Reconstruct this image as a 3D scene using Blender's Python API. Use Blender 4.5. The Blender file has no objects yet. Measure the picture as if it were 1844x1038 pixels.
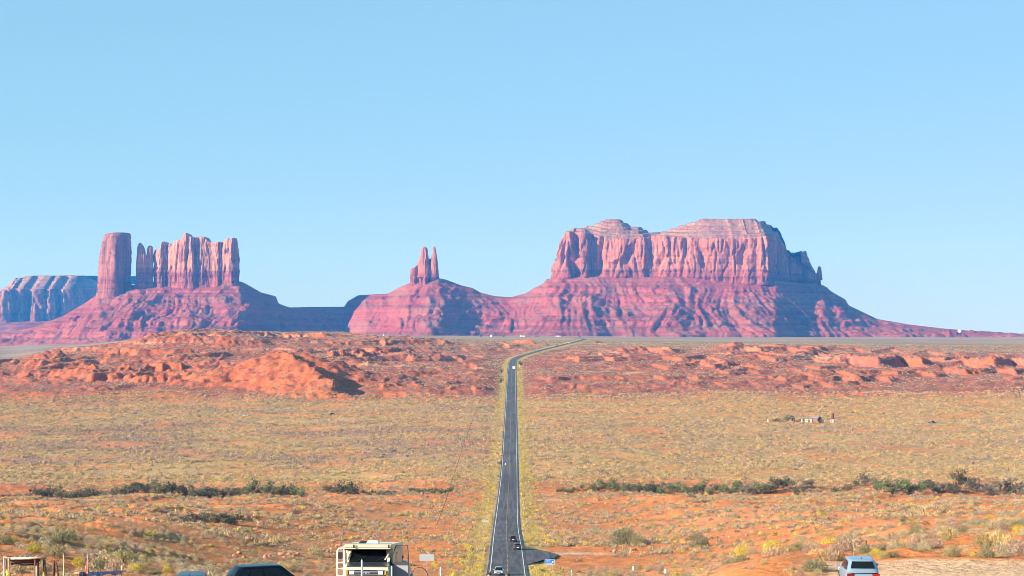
import bpy, bmesh, math, random
import numpy as np
from mathutils import Vector, Matrix

SC = bpy.context.scene
COL = SC.collection
R = math.radians
# ------------------------------------------------------------------ camera
F = 3585.0            # focal length in photograph pixels (photo 1844 x 1038)
CX, HY = 922.0, 599.0 # centre column and horizon row of the photograph
cam_data = bpy.data.cameras.new('camera')
cam = bpy.data.objects.new('camera', cam_data)
COL.objects.link(cam)
cam_data.sensor_width = 36.0
cam_data.lens = 36.0 * F / 1844.0
cam_data.clip_start = 1.0
cam_data.clip_end = 60000.0
PITCH = math.atan((HY - 519.0) / F)
cam.rotation_euler = (math.pi / 2 + PITCH, 0, 0)
cam.location = (0, 0, 0)
SC.camera = cam
# ------------------------------------------------------------------ light
SUN_EL, SUN_AZ = R(19.5), R(62.0)   # azimuth: degrees to the left of straight behind the camera
world = bpy.data.worlds.new('World')
SC.world = world
world.use_nodes = True
wn = world.node_tree.nodes
wl = world.node_tree.links
for n in list(wn): wn.remove(n)
sky = wn.new('ShaderNodeTexSky')
sky.sky_type = 'NISHITA'
sky.sun_disc = False
sky.sun_elevation = SUN_EL
# direction towards the sun in world axes
SX, SY, SZ = -math.sin(SUN_AZ) * math.cos(SUN_EL), -math.cos(SUN_AZ) * math.cos(SUN_EL), math.sin(SUN_EL)
sky.sun_rotation = math.atan2(SX, SY)
sky.altitude = 1600
sky.air_density = 1.0
sky.dust_density = 0.1
sky.ozone_density = 3.0
bgn = wn.new('ShaderNodeBackground')
bgn.inputs['Strength'].default_value = 0.112
out = wn.new('ShaderNodeOutputWorld')
# even tone response per channel, the same over the whole sky
sep = wn.new('ShaderNodeSeparateColor'); comb = wn.new('ShaderNodeCombineColor')
wl.new(sky.outputs[0], sep.inputs[0])
for _i, (_g, _k) in enumerate(((0.48, 0.78), (0.22, 1.63), (0.45, 1.47))):
    _p = wn.new('ShaderNodeMath'); _p.operation = 'POWER'; _p.inputs[1].default_value = _g
    _m = wn.new('ShaderNodeMath'); _m.operation = 'MULTIPLY'; _m.inputs[1].default_value = _k
    wl.new(sep.outputs[_i], _p.inputs[0]); wl.new(_p.outputs[0], _m.inputs[0]); wl.new(_m.outputs[0], comb.inputs[_i])
wl.new(comb.outputs[0], bgn.inputs[0])
wl.new(bgn.outputs[0], out.inputs[0])
sun_data = bpy.data.lights.new('sun', 'SUN')
sun_data.energy = 5.0
sun_data.angle = R(0.5)
sun_data.color = (1.0, 0.90, 0.76)
sun = bpy.data.objects.new('sun', sun_data)
COL.objects.link(sun)
sun.rotation_euler = Vector((SX, SY, SZ)).to_track_quat('Z', 'Y').to_euler()
sun.location = (-300, -200, 300)
vs = SC.view_settings
SC.display_settings.display_device = 'sRGB'
vs.view_transform = 'Standard'
vs.look = 'None'
vs.gamma = 1.0
vs.use_curve_mapping = False
vs.exposure = 1.35
try:
    SC.cycles.use_denoising = True
    SC.cycles.filter_width = 0.85
    SC.cycles.max_bounces = 6
    SC.cycles.diffuse_bounces = 1
    SC.cycles.glossy_bounces = 3
    SC.cycles.transmission_bounces = 4
    SC.cycles.volume_bounces = 0
    SC.cycles.use_adaptive_sampling = False
    SC.cycles.caustics_reflective = False
    SC.cycles.caustics_refractive = False
except Exception:
    pass

# ------------------------------------------------------------------ helpers
def P(px, py, d):
    """photo pixel at distance d -> world point"""
    dy, dz = 1.0, (HY - py) / F
    # rotate exactly: the camera is pitched up so that the horizon sits at HY
    c, s = math.cos(PITCH), math.sin(PITCH)
    vx, vy, vz = (px - CX) / F, 1.0, (519.0 - py) / F
    wy, wz = vy * c - vz * s, vy * s + vz * c
    return Vector((vx / wy * d, d, wz / wy * d))

def ZY(py, d):
    c, s = math.cos(PITCH), math.sin(PITCH)
    vz = (519.0 - np.asarray(py, float)) / F
    return (s + vz * c) / (c - vz * s) * d

rng = np.random.RandomState(7)
_perm = rng.permutation(512).astype(np.int32)
_perm = np.concatenate([_perm, _perm, _perm])
_ang = rng.rand(512) * 2 * np.pi
_gx, _gy = np.cos(_ang).astype(np.float32), np.sin(_ang).astype(np.float32)
def noise(x, y, seed=0):
    x = np.asarray(x, np.float64) + seed * 37.13; y = np.asarray(y, np.float64) - seed * 71.7
    xi = np.floor(x); yi = np.floor(y)
    fx = (x - xi).astype(np.float32); fy = (y - yi).astype(np.float32)
    xi = xi.astype(np.int64) & 511; yi = yi.astype(np.int64) & 511
    u = fx * fx * fx * (fx * (fx * 6 - 15) + 10); v = fy * fy * fy * (fy * (fy * 6 - 15) + 10)
    x1 = (xi + 1) & 511; y1 = (yi + 1) & 511
    a = _perm[_perm[xi] + yi]; b = _perm[_perm[x1] + yi]
    c = _perm[_perm[xi] + y1]; d = _perm[_perm[x1] + y1]
    n00 = _gx[a] * fx + _gy[a] * fy
    n10 = _gx[b] * (fx - 1) + _gy[b] * fy
    n01 = _gx[c] * fx + _gy[c] * (fy - 1)
    n11 = _gx[d] * (fx - 1) + _gy[d] * (fy - 1)
    nx0 = n00 + u * (n10 - n00); nx1 = n01 + u * (n11 - n01)
    return (nx0 + v * (nx1 - nx0)) * 1.5
def fbm(x, y, o=4, seed=0, g=0.5):
    s = 0; a = 1.0; t = 0
    for i in range(o):
        s = s + a * noise(x * 2 ** i, y * 2 ** i, seed + i * 3); t += a; a *= g
    return s / t * 1.4
def ridged(x, y, o=3, seed=0, g=0.5):
    s = 0; a = 1.0; t = 0
    for i in range(o):
        s = s + a * (1 - 2 * np.abs(noise(x * 2 ** i, y * 2 ** i, seed + i * 5))); t += a; a *= g
    return s / t
def sst(a, b, x):
    t = np.clip((x - a) / (b - a), 0, 1); return t * t * (3 - 2 * t)
def lerp(a, b, t): return a + (b - a) * t

def mesh_from(name, verts, faces_quads, mat=None, smooth=True, cols=None):
    verts = np.ascontiguousarray(verts, np.float32); f = np.ascontiguousarray(faces_quads, np.int32)
    k = f.shape[1]
    me = bpy.data.meshes.new(name)
    me.vertices.add(len(verts)); me.vertices.foreach_set('co', verts.ravel())
    me.loops.add(f.size); me.loops.foreach_set('vertex_index', f.ravel())
    me.polygons.add(len(f))
    me.polygons.foreach_set('loop_start', np.arange(0, f.size, k, dtype=np.int32))
    me.polygons.foreach_set('loop_total', np.full(len(f), k, np.int32))
    if smooth: me.polygons.foreach_set('use_smooth', np.ones(len(f), bool))
    if cols is not None:
        ca = me.color_attributes.new('tint', 'FLOAT_COLOR', 'POINT')
        c4 = np.ones((len(verts), 4), np.float32); c4[:, :3] = cols
        ca.data.foreach_set('color', c4.ravel())
    me.update(calc_edges=True)
    if mat: me.materials.append(mat)
    return me
def link(name, me, parent=None, **props):
    o = bpy.data.objects.new(name, me); COL.objects.link(o)
    if parent is not None: o.parent = parent
    for k, v in props.items():
        if v is not None: o[k] = v
    return o
def thing(name, label, category, loc=(0, 0, 0), rz=0.0, group=None, kind=None):
    o = bpy.data.objects.new(name, None); COL.objects.link(o)
    o.empty_display_size = 0.3
    o.location = loc; o.rotation_euler = (0, 0, rz)
    o['label'] = label; o['category'] = category
    if group: o['group'] = group
    if kind: o['kind'] = kind
    return o
def grid_faces(nr, nc, wrap=False):
    i = np.arange(nr - 1)[:, None]; j = np.arange(nc if wrap else nc - 1)[None, :]
    j1 = (j + 1) % nc
    a = i * nc + j; b = i * nc + j1; c = (i + 1) * nc + j1; d = (i + 1) * nc + j
    return np.stack([a, b, c, d], -1).reshape(-1, 4)

# ------------------------------------------------------------------ materials
class NT:
    def __init__(s, name):
        s.m = bpy.data.materials.new(name); s.m.use_nodes = True
        s.t = s.m.node_tree; s.t.nodes.clear()
        s.o = s.t.nodes.new('ShaderNodeOutputMaterial')
        s.b = s.t.nodes.new('ShaderNodeBsdfPrincipled')
        s.t.links.new(s.b.outputs[0], s.o.inputs[0])
        s.b.inputs['Roughness'].default_value = 0.9
        try: s.b.inputs['Specular IOR Level'].default_value = 0.2
        except Exception: pass
    def n(s, typ, **kw):
        nd = s.t.nodes.new(typ)
        for k, v in kw.items():
            if k.startswith('i_'):
                key = k[2:]; key = int(key) if key.isdigit() else key
                sock = nd.inputs[key]
                if hasattr(v, 'is_linked') or isinstance(v, bpy.types.NodeSocket): s.t.links.new(v, sock)
                else: sock.default_value = v
            else: setattr(nd, k, v)
        return nd
    def obj(s): return s.n('ShaderNodeTexCoord').outputs['Object']
    def mapping(s, vec, scale): return s.n('ShaderNodeMapping', i_Vector=vec, i_Scale=scale).outputs[0]
    def noise(s, vec, scale, detail=3, rough=0.55):
        return s.n('ShaderNodeTexNoise', i_Vector=vec, i_Scale=scale, i_Detail=detail, i_Roughness=rough).outputs['Fac']
    def ramp(s, fac, pts):
        nd = s.n('ShaderNodeValToRGB', i_Fac=fac); e = nd.color_ramp.elements
        while len(e) < len(pts): e.new(0.5)
        for k, (p, c) in enumerate(pts):
            e[k].position = p
            e[k].color = (c[0], c[1], c[2], 1) if isinstance(c, (tuple, list)) else (c, c, c, 1)
        return nd.outputs[0]
    def mix(s, fac, a, b, mode='MIX'):
        nd = s.n('ShaderNodeMix', data_type='RGBA', blend_type=mode)
        for key, v in ((0, fac), (6, a), (7, b)):
            if isinstance(v, bpy.types.NodeSocket): s.t.links.new(v, nd.inputs[key])
            elif isinstance(v, (tuple, list)): nd.inputs[key].default_value = (v[0], v[1], v[2], 1)
            else: nd.inputs[key].default_value = v
        return nd.outputs[2]
    def math(s, op, a, b=0.0, c=None):
        nd = s.n('ShaderNodeMath', operation=op)
        for k, v in enumerate((a, b) if c is None else (a, b, c)):
            if isinstance(v, bpy.types.NodeSocket): s.t.links.new(v, nd.inputs[k])
            else: nd.inputs[k].default_value = v
        return nd.outputs[0]
    def bump(s, h, dist, strength=1.0):
        nd = s.n('ShaderNodeBump', i_Height=h, i_Distance=dist, i_Strength=strength)
        s.t.links.new(nd.outputs[0], s.b.inputs['Normal'])
    def color(s, c):
        if isinstance(c, bpy.types.NodeSocket): s.t.links.new(c, s.b.inputs['Base Color'])
        else: s.b.inputs['Base Color'].default_value = (c[0], c[1], c[2], 1)
def simple(name, c, rough=0.6, metal=0.0, spec=0.4, var=0.0, scale=3.0, coat=0.0):
    t = NT(name)
    if var > 0:
        n = t.noise(t.obj(), scale, 4)
        k = t.ramp(n, [(0.3, 1 - var), (0.7, 1 + var)])
        t.color(t.mix(1.0, c, k, 'MULTIPLY'))
    else: t.color(c)
    t.b.inputs['Roughness'].default_value = rough
    t.b.inputs['Metallic'].default_value = metal
    t.b.inputs['Specular IOR Level'].default_value = spec
    if coat: t.b.inputs['Coat Weight'].default_value = coat; t.b.inputs['Coat Roughness'].default_value = 0.05
    return t.m
# ------------------------------------------------------------------ terrain
DK = np.array([128, 160, 200, 300, 409, 520, 671, 830, 969, 1180, 1407, 1600, 1924, 2256, 2700, 3000, 4000, 6500, 8000, 13000, 16000], float)
near_l = [1038, 1012, 988, 957, 940, 928, 916, 897, 860, 803, 752]
near_r = [1000, 980, 962, 944, 933, 925, 914, 893, 856, 800, 750]
near_m = [1180, 1150, 1120, 1075, 1038, 984, 940, 889, 850, 792, 748]
TAB = [
    (-600, near_l + [718, 684, 656, 656, 650, 640, 626, 622, 612, 606]),
    (0,    near_l + [717, 682, 652, 653, 649, 639, 626, 621, 612, 606]),
    (100,  near_l + [716, 676, 642, 636, 640, 632, 622, 618, 610, 605]),
    (350,  near_l + [712, 668, 634, 600, 602, 606, 606, 605, 604, 603]),
    (560,  near_l + [712, 670, 640, 602, 602, 605, 604, 603, 603, 602]),
    (922,  near_m + [713, 670, 650, 625, 613, 609, 606, 604, 603, 602]),
    (1350, near_r + [706, 672, 648, 626, 618, 613, 608, 606, 604, 603]),
    (1844, near_r + [708, 680, 660, 636, 622, 616, 609, 606, 604, 603]),
    (2500, near_r + [708, 680, 660, 636, 622, 616, 609, 606, 604, 603]),
]
# near field is blended from shelves and the road corridor, so the middle column copies its neighbours there
TPX = np.array([t[0] for t in TAB], float)
ROADZ_K = [(20, -4.5), (60, -8.4), (80, -11.4), (95, -13.4), (128, -17.0), (200, -26.0), (300, -38.2), (409, ZY(1038, 409)), (520, ZY(984, 520)), (671, ZY(940, 671)),
           (830, ZY(889, 830)), (969, ZY(850, 969)), (1180, ZY(792, 1180)), (1407, ZY(748, 1407)), (1600, ZY(713, 1600)),
           (1924, ZY(671, 1924)), (2100, ZY(658.5, 2100)), (2256, ZY(648, 2256)), (2420, ZY(638, 2420)), (2600, ZY(628, 2600)), (2850, ZY(617.5, 2850)), (3050, ZY(611.5, 3050)), (3400, ZY(609, 3400)), (4200, ZY(608.5, 4200))]
ROADX_K = [(20, -1.2), (409, -1.0), (671, -1.8), (969, -1.3), (1407, -0.9), (1924, -0.3), (2150, 0.4), (2230, 1.5), (2300, 5), (2360, 11), (2420, 19), (2500, 31), (2600, 47), (2720, 66), (2850, 86), (2980, 104), (3050, 111), (3150, 112), (3400, 100), (4200, 60)]
_rk = np.array(ROADZ_K, float); _rx = np.array(ROADX_K, float)
def _pchip(xk, yk, x):
    h = np.diff(xk); d = np.diff(yk) / h
    m = np.zeros_like(yk); m[0] = d[0]; m[-1] = d[-1]
    for i in range(1, len(xk) - 1):
        m[i] = 0 if d[i - 1] * d[i] <= 0 else 2 / (1 / d[i - 1] + 1 / d[i])
    i = np.clip(np.searchsorted(xk, x) - 1, 0, len(xk) - 2)
    t = np.clip((x - xk[i]) / h[i], 0, 1)
    h00 = 2*t**3 - 3*t**2 + 1; h10 = t**3 - 2*t**2 + t; h01 = -2*t**3 + 3*t**2; h11 = t**3 - t**2
    return h00 * yk[i] + h10 * h[i] * m[i] + h01 * yk[i + 1] + h11 * h[i] * m[i + 1]
def road_z(Y): return _pchip(_rk[:, 0], _rk[:, 1], np.asarray(Y, float))
def road_x(Y): return _pchip(_rx[:, 0], _rx[:, 1], np.asarray(Y, float))

def terr(z, step, lo=0.66, hi=0.9, flat=0.3):
    t = z / step; fl = np.floor(t); fr = t - fl
    return (fl + flat * fr + (1 - flat) * sst(lo, hi, fr)) * step

def seg(X, Y, ax, ay, bx, by, ha, hb, slope, right=None):
    """ridge along a segment: height over local ground falling off with distance"""
    vx, vy = bx - ax, by - ay; L2 = vx * vx + vy * vy
    t = np.clip(((X - ax) * vx + (Y - ay) * vy) / L2, 0, 1)
    dx = X - (ax + vx * t); dy = Y - (ay + vy * t)
    dist = np.sqrt(dx * dx + dy * dy)
    s = slope if right is None else np.where(dx * 0.87 + dy * 0.5 > 0, right, slope)
    return lerp(ha, hb, t) - s * dist
def pxX(px, d): return (px - CX) * d / F

RIDGES = [  # px,d -> px,d, heights, slope, slope on the right hand side
    (512, 1760, 596, 1590, 27, 11, .30, .60), (512, 1760, 385, 1700, 27, 9, .22, None), (512, 1762, 600, 1850, 27, 17, .35, .55),
    (600, 1850, 760, 1900, 15, 8, .25, .4),
    (0, 1900, 60, 1820, 8, 6, .12, .45), (150, 1890, 180, 1820, 10, 7, .12, .45), (220, 1900, 250, 1820, 10, 7, .12, .45), (320, 1900, 345, 1820, 9, 6, .12, .45), (60, 2150, 330, 2200, 8, 14, .22, .5),
    (700, 1690, 722, 1640, 7, 4, .3, .7), (745, 1680, 765, 1640, 7, 4, .3, .7), (800, 1730, 830, 1680, 6, 3, .3, .7),
    (810, 2290, 835, 2210, 13, 8, .3, .75), (735, 2300, 760, 2230, 10, 6, .3, .7), (865, 2320, 880, 2260, 11, 6, .3, .7), (660, 2420, 690, 2330, 9, 6, .3, .6),
    (935, 2830, 980, 2760, 14, 13, .3, .85), (900, 2750, 925, 2700, 9, 5, .3, .6),
    (1075, 2850, 1100, 2740, 8, 5, .3, .6), (1000, 2480, 1035, 2360, 9, 4, .3, .75), (1050, 2480, 1075, 2350, 9, 3, .3, .7), (1085, 2480, 1115, 2350, 10, 3, .3, .7), (1120, 2480, 1150, 2360, 10, 3, .3, .7), (1160, 2490, 1190, 2370, 10, 3, .3, .7), (1200, 2490, 1235, 2380, 9, 3, .3, .7),
    (1262, 2080, 1275, 1990, 11, 6, .25, .85), (1300, 2060, 1340, 1960, 9, 5, .4, .4),
    
    (1480, 1790, 1500, 1750, 6, 4, .3, .8), (1540, 1800, 1560, 1750, 6, 4, .3, .8), (1400, 1800, 1415, 1760, 5, 4, .3, .8), (1590, 1810, 1610, 1770, 5, 3, .3, .8), (1480, 1950, 1500, 1890, 6, 4, .3, .7),
    (1365, 2300, 1380, 2220, 9, 4, .3, .7), (1440, 2320, 1455, 2240, 8, 4, .3, .7),
    (1020, 1700, 1050, 1660, 5, 3, .3, .6), (1130, 1680, 1160, 1640, 5, 3, .3, .6), (1230, 1700, 1260, 1660, 5, 3, .3, .6),
]
def H(X, Y, full=False):
    X = np.asarray(X, float); Y = np.asarray(Y, float)
    Ys = np.maximum(Y, 18.0)
    px = CX + X / Ys * F
    zc = []
    for _, ys in TAB:
        zk = ZY(np.array(ys, float), DK)
        zc.append(_pchip(DK, zk, np.clip(Ys, 128, 15999)))
    # the near side shelves: copy the neighbours into the middle column below 560 m
    zmid_near = 0.5 * (zc[4] + zc[6])
    k = sst(430, 760, Ys)
    zc[5] = lerp(zmid_near, zc[5], k)
    zc = np.stack(zc)
    i = np.clip(np.searchsorted(TPX, px) - 1, 0, len(TPX) - 2)
    t = (px - TPX[i]) / (TPX[i + 1] - TPX[i]); t = np.clip(t, 0, 1); t = t * t * (3 - 2 * t)
    idx = np.arange(px.size).reshape(px.shape)
    zf = zc.reshape(len(TAB), -1)
    z = zf[i.ravel(), idx.ravel()].reshape(px.shape) * (1 - t) + zf[(i + 1).ravel(), idx.ravel()].reshape(px.shape) * t
    # near planes (closer than the first knot)
    tl = sst(-14, 14, X)
    zl = -14.2 - 0.078 * (Ys - 105); zr = np.where(Ys < 119, -13.5, -13.5 - 0.10 * (Ys - 119))
    znear = lerp(zl, zr, tl)
    z = lerp(znear, z, sst(118, 175, Ys))
    # the viewpoint rise the camera stands on
    z = np.where(Ys < 86, lerp(-2.4, z, sst(22, 86, Ys)), z)
    # badlands
    bw = sst(1480, 1640, Ys) * (1 - sst(2780, 3000, Ys))
    side = lerp(1.0, 0.5, sst(700, 950, px))
    wx = X + 25 * noise(X / 90, Y / 130, 3); wy = Y + 25 * noise(X / 90, Y / 130, 4)
    nb = fbm(wx / 210, wy / 260, 4, 11)
    ng = ridged(wx / 62, wy / 95, 3, 12)
    hb = side * (5.5 * nb * (1 - 0.6 * sst(2500, 2750, Ys)) + 2.4 * ng)
    rd = np.zeros_like(X)
    for (pa, da, pb, db, ha, hb2, sl, sr) in RIDGES:
        ax, ay, bx, by = pxX(pa, da), da, pxX(pb, db), db
        m = (np.abs(X - (ax + bx) / 2) < 220) & (np.abs(Y - (ay + by) / 2) < 260)
        if not m.any(): continue
        xx, yy = X[m], Y[m]
        wob = 7 * noise(xx / 22, yy / 30, 21) + 3 * noise(xx / 8, yy / 11, 22)
        kh = 1.0 if da < 1770 and 380 < pa < 605 else .38
        h = seg(xx + wob, yy + wob, ax, ay, bx, by, ha * kh, hb2 * kh, sl, sr) + 1.5 * noise(xx / 12, yy / 16, 23)
        rd[m] = np.maximum(rd[m], h)
    zb = z + bw * hb + rd
    # broken escarpments: low cliffs with re-entrants, each dying out up the slope behind its rim
    def scarp(zb, yc, hgt, xa, xb, wid=5.0, back=150.0, saw=0.0):
        w1 = 42 * noise(X / 85, 0 * X, int(yc)) + 11 * noise(X / 26, 0 * X, int(yc) + 1) + 6 * noise(X / 5, Y / 9, int(yc) + 2)
        if saw:
            q = X / saw + .35 * noise(X / 60, 0 * X, int(yc) + 3); q = q - np.floor(q)
            w1 = w1 * .45 + saw * 1.25 * np.where(q < .82, q / .82, (1 - q) / .18) - saw * .6
        dd = Y - (yc + w1)
        m = sst(xa, xa + 50, px) * (1 - sst(xb - 50, xb, px)) * (.35 + .65 * sst(-.35, .05, noise(X / 110, 0 * X, int(yc) + 4)))
        up = sst(-wid * 7, -wid * .9, dd) * .42 + sst(-wid, wid * .2, dd) * .30 + sst(wid * .9, wid * 1.7, dd) * .28
        m = m * (1 + .22 * noise(X / 9, Y / 12, int(yc) + 6))
        return zb + hgt * m * up * (1 - sst(wid * 1.8, back, dd))
    zb = scarp(zb, 1840, 8.5, -120, 505)
    zb = scarp(zb, 1765, 3.5, -120, 430, 4, 90)
    zb = scarp(zb, 2390, 7.0, 60, 500, 6, 200)
    zb = scarp(zb, 2180, 6.5, 560, 905, 5, 120, 55.)
    zb = scarp(zb, 1990, 4.0, 620, 900, 4, 90, 38.)
    zb = scarp(zb, 1650, 3.2, 640, 900, 3, 60, 26.)
    zb = scarp(zb, 2470, 6.0, 1080, 1500, 5, 160, 60.)
    zb = scarp(zb, 2120, 11.0, 1480, 2100, 5, 170, 62.)
    zb = scarp(zb, 2060, 4.0, 1620, 2100, 4, 60, 41.)
    zb = scarp(zb, 1900, 3.5, 1250, 2100, 4, 90, 40.)
    zb = scarp(zb, 1680, 2.6, 960, 1900, 3, 60, 30.)
    zb = scarp(zb, 2280, 4.0, 1000, 1560, 4, 110, 45.)
    zb = scarp(zb, 2660, 4.5, 640, 960, 5, 90, 45.)
    for yc_, h_, xa_, xb_, sw_ in ((1925, 6.0, -120, 560, 0.), (2010, 4.0, -120, 620, 48.), (2090, 4.5, -120, 700, 60.), (2270, 4.0, 40, 760, 0.), (2520, 4.0, 150, 900, 52.),
                                   (1780, 3.0, 960, 2100, 34.), (2010, 4.0, 960, 2100, 50.), (2200, 4.5, 960, 1700, 58.), (2380, 4.5, 1200, 2100, 64.), (2560, 4.0, 1250, 2100, 56.)):
        zb = scarp(zb, yc_, h_, xa_, xb_, 3.5, 80, sw_)
    tw = bw * lerp(1.0, .5, sst(700, 950, px)) * (0.15 + 0.85 * sst(-0.1, 0.35, noise(X / 130, Y / 170, 31)))
    stepn = 1.5 * noise(X / 300, Y / 300, 33) + 0.5 * noise(X / 9, Y / 9, 34)
    zt = terr(zb + stepn, 9.5) - stepn
    hill = np.exp(-((X + 185) / 95) ** 2 - ((Y - 1690) / 130) ** 2); tw = np.maximum(tw, bw * .9 * sst(1, 4, rd)) * (1 - .85 * np.clip(hill * 1.6, 0, 1)); zb = lerp(zb, zt, tw * 0.85)
    zt2 = terr(zb + stepn * 0.7, 2.7, .62, .88, .3) - stepn * 0.7
    zb = lerp(zb, zt2, bw * 0.55)
    # fine gullies on the badlands
    zb = zb + bw * (1 - .6 * np.clip(hill * 1.6, 0, 1)) * (1.3 * ridged(wx / 19, wy / 34, 3, 41) + 0.6 * noise(X / 6, Y / 9, 43) + 0.35 * noise(X / 3.2, Y / 5, 42))
    # valley undulation and small banks
    vw = sst(170, 330, Ys) * (1 - sst(1480, 1640, Ys))
    bank = terr(0.5 + 2.2 * fbm(X / 38, Y / 60, 3, 51), 1.1, .7, .85, .3)
    bw2 = vw * (1 - sst(760, 1050, Ys))
    zb = zb + vw * 0.9 * fbm(X / 70, Y / 90, 3, 52) + bw2 * bank * 1.1
    nw = (1 - sst(170, 330, Ys)) * sst(108, 135, Ys)
    zb = zb + nw * (0.7 * fbm(X / 14, Y / 18, 3, 55) + 0.35 * np.maximum(0, noise(X / 3.2, Y / 4.2, 56)))
    # the wash with its cut banks near 850 m
    wash = 846 + 16 * noise(X / 80, 0 * X, 61) + 5 * noise(X / 20, 0 * X, 62) + np.where(X > 130, 10, 0)
    zb = zb - 1.0 * np.exp(-((Y - wash) / 11.0) ** 2) * sst(14, 30, np.abs(X))
    # spoil bank on the right shelf edge
    sp = seg(X, Y, 6.5, 150, 17.0, 215, 2.2, 1.8, .42) + 0.7 * fbm(X / 4, Y / 5, 3, 71)
    zb = np.where((Y > 125) & (Y < 260), np.maximum(zb, np.where(np.abs(Y - 180) < 70, zb + np.maximum(sp, 0), zb)), zb)
    zb = zb - sst(3000, 3400, Ys) * (1 - sst(5000, 8000, Ys)) * 0.0 + sst(3000, 3600, Ys) * 1.2 * fbm(X / 300, Y / 300, 2, 75)
    # the plain falls away past the buttes
    # road corridor
    xr, zr_ = road_x(Ys), road_z(Ys)
    zr_ = np.where(Ys < 95, np.minimum(zr_, z), zr_)
    dx = np.abs(X - xr)
    wid = np.where(X > 0, np.interp(Ys, [20, 60, 95, 150, 200, 300, 409, 540, 700, 900, 1500, 2256, 2420, 3050], [30, 12, 7.5, 7, 9, 18, 28, 40, 26, 16, 12, 9, 9, 9]), np.interp(Ys, [20, 95, 150, 230, 300, 409, 540, 700, 900, 1500, 2256, 2420, 3050], [30, 13, 12, 18, 27, 34, 40, 28, 16, 12, 9, 9, 9]))
    sh = np.interp(Ys, [20, 140, 200, 300, 409, 540, 900, 1500, 2256, 2420, 3050, 4000], [18, 24, 40, 62, 75, 80, 30, 14, 20, 26, 24, 30])
    sh = np.where((X > 0) & (Ys < 190), sh * np.interp(Ys, [100, 190], [.3, 1.0]), sh)
    kk = sst(np.maximum(wid - 6, 5.4), wid + sh, dx)
    zz = lerp(zr_ - 0.22 - 0.35 * sst(5.0, 8.0, dx), zb, kk)
    z = np.where(Ys < 4100, zz, zb)
    if full: return z, px, bw, rd
    return z
# ------------------------------------------------------------------ ground sheet
GX = np.concatenate([np.arange(-560, -60, 7.0), np.arange(-60, 1905, 2.35), np.arange(1905, 2400, 7.0)])
GD = [18.0]
while GD[-1] < 15500:
    d = GD[-1]
    if d < 118: s = 1.2
    elif d < 620: s = d * 0.0068
    elif d < 1480: s = 5.0
    elif d < 2900: s = 3.6
    elif d < 4200: s = 14
    else: s = d * 0.03
    GD.append(d + s)
GD = np.array(GD)
YY = np.repeat(GD[:, None], len(GX), 1)
XX = (GX[None, :] - CX) / F * YY
ZZ, PXX, BW, RD = H(XX, YY, True)
print('terrain', ZZ.shape)

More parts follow.
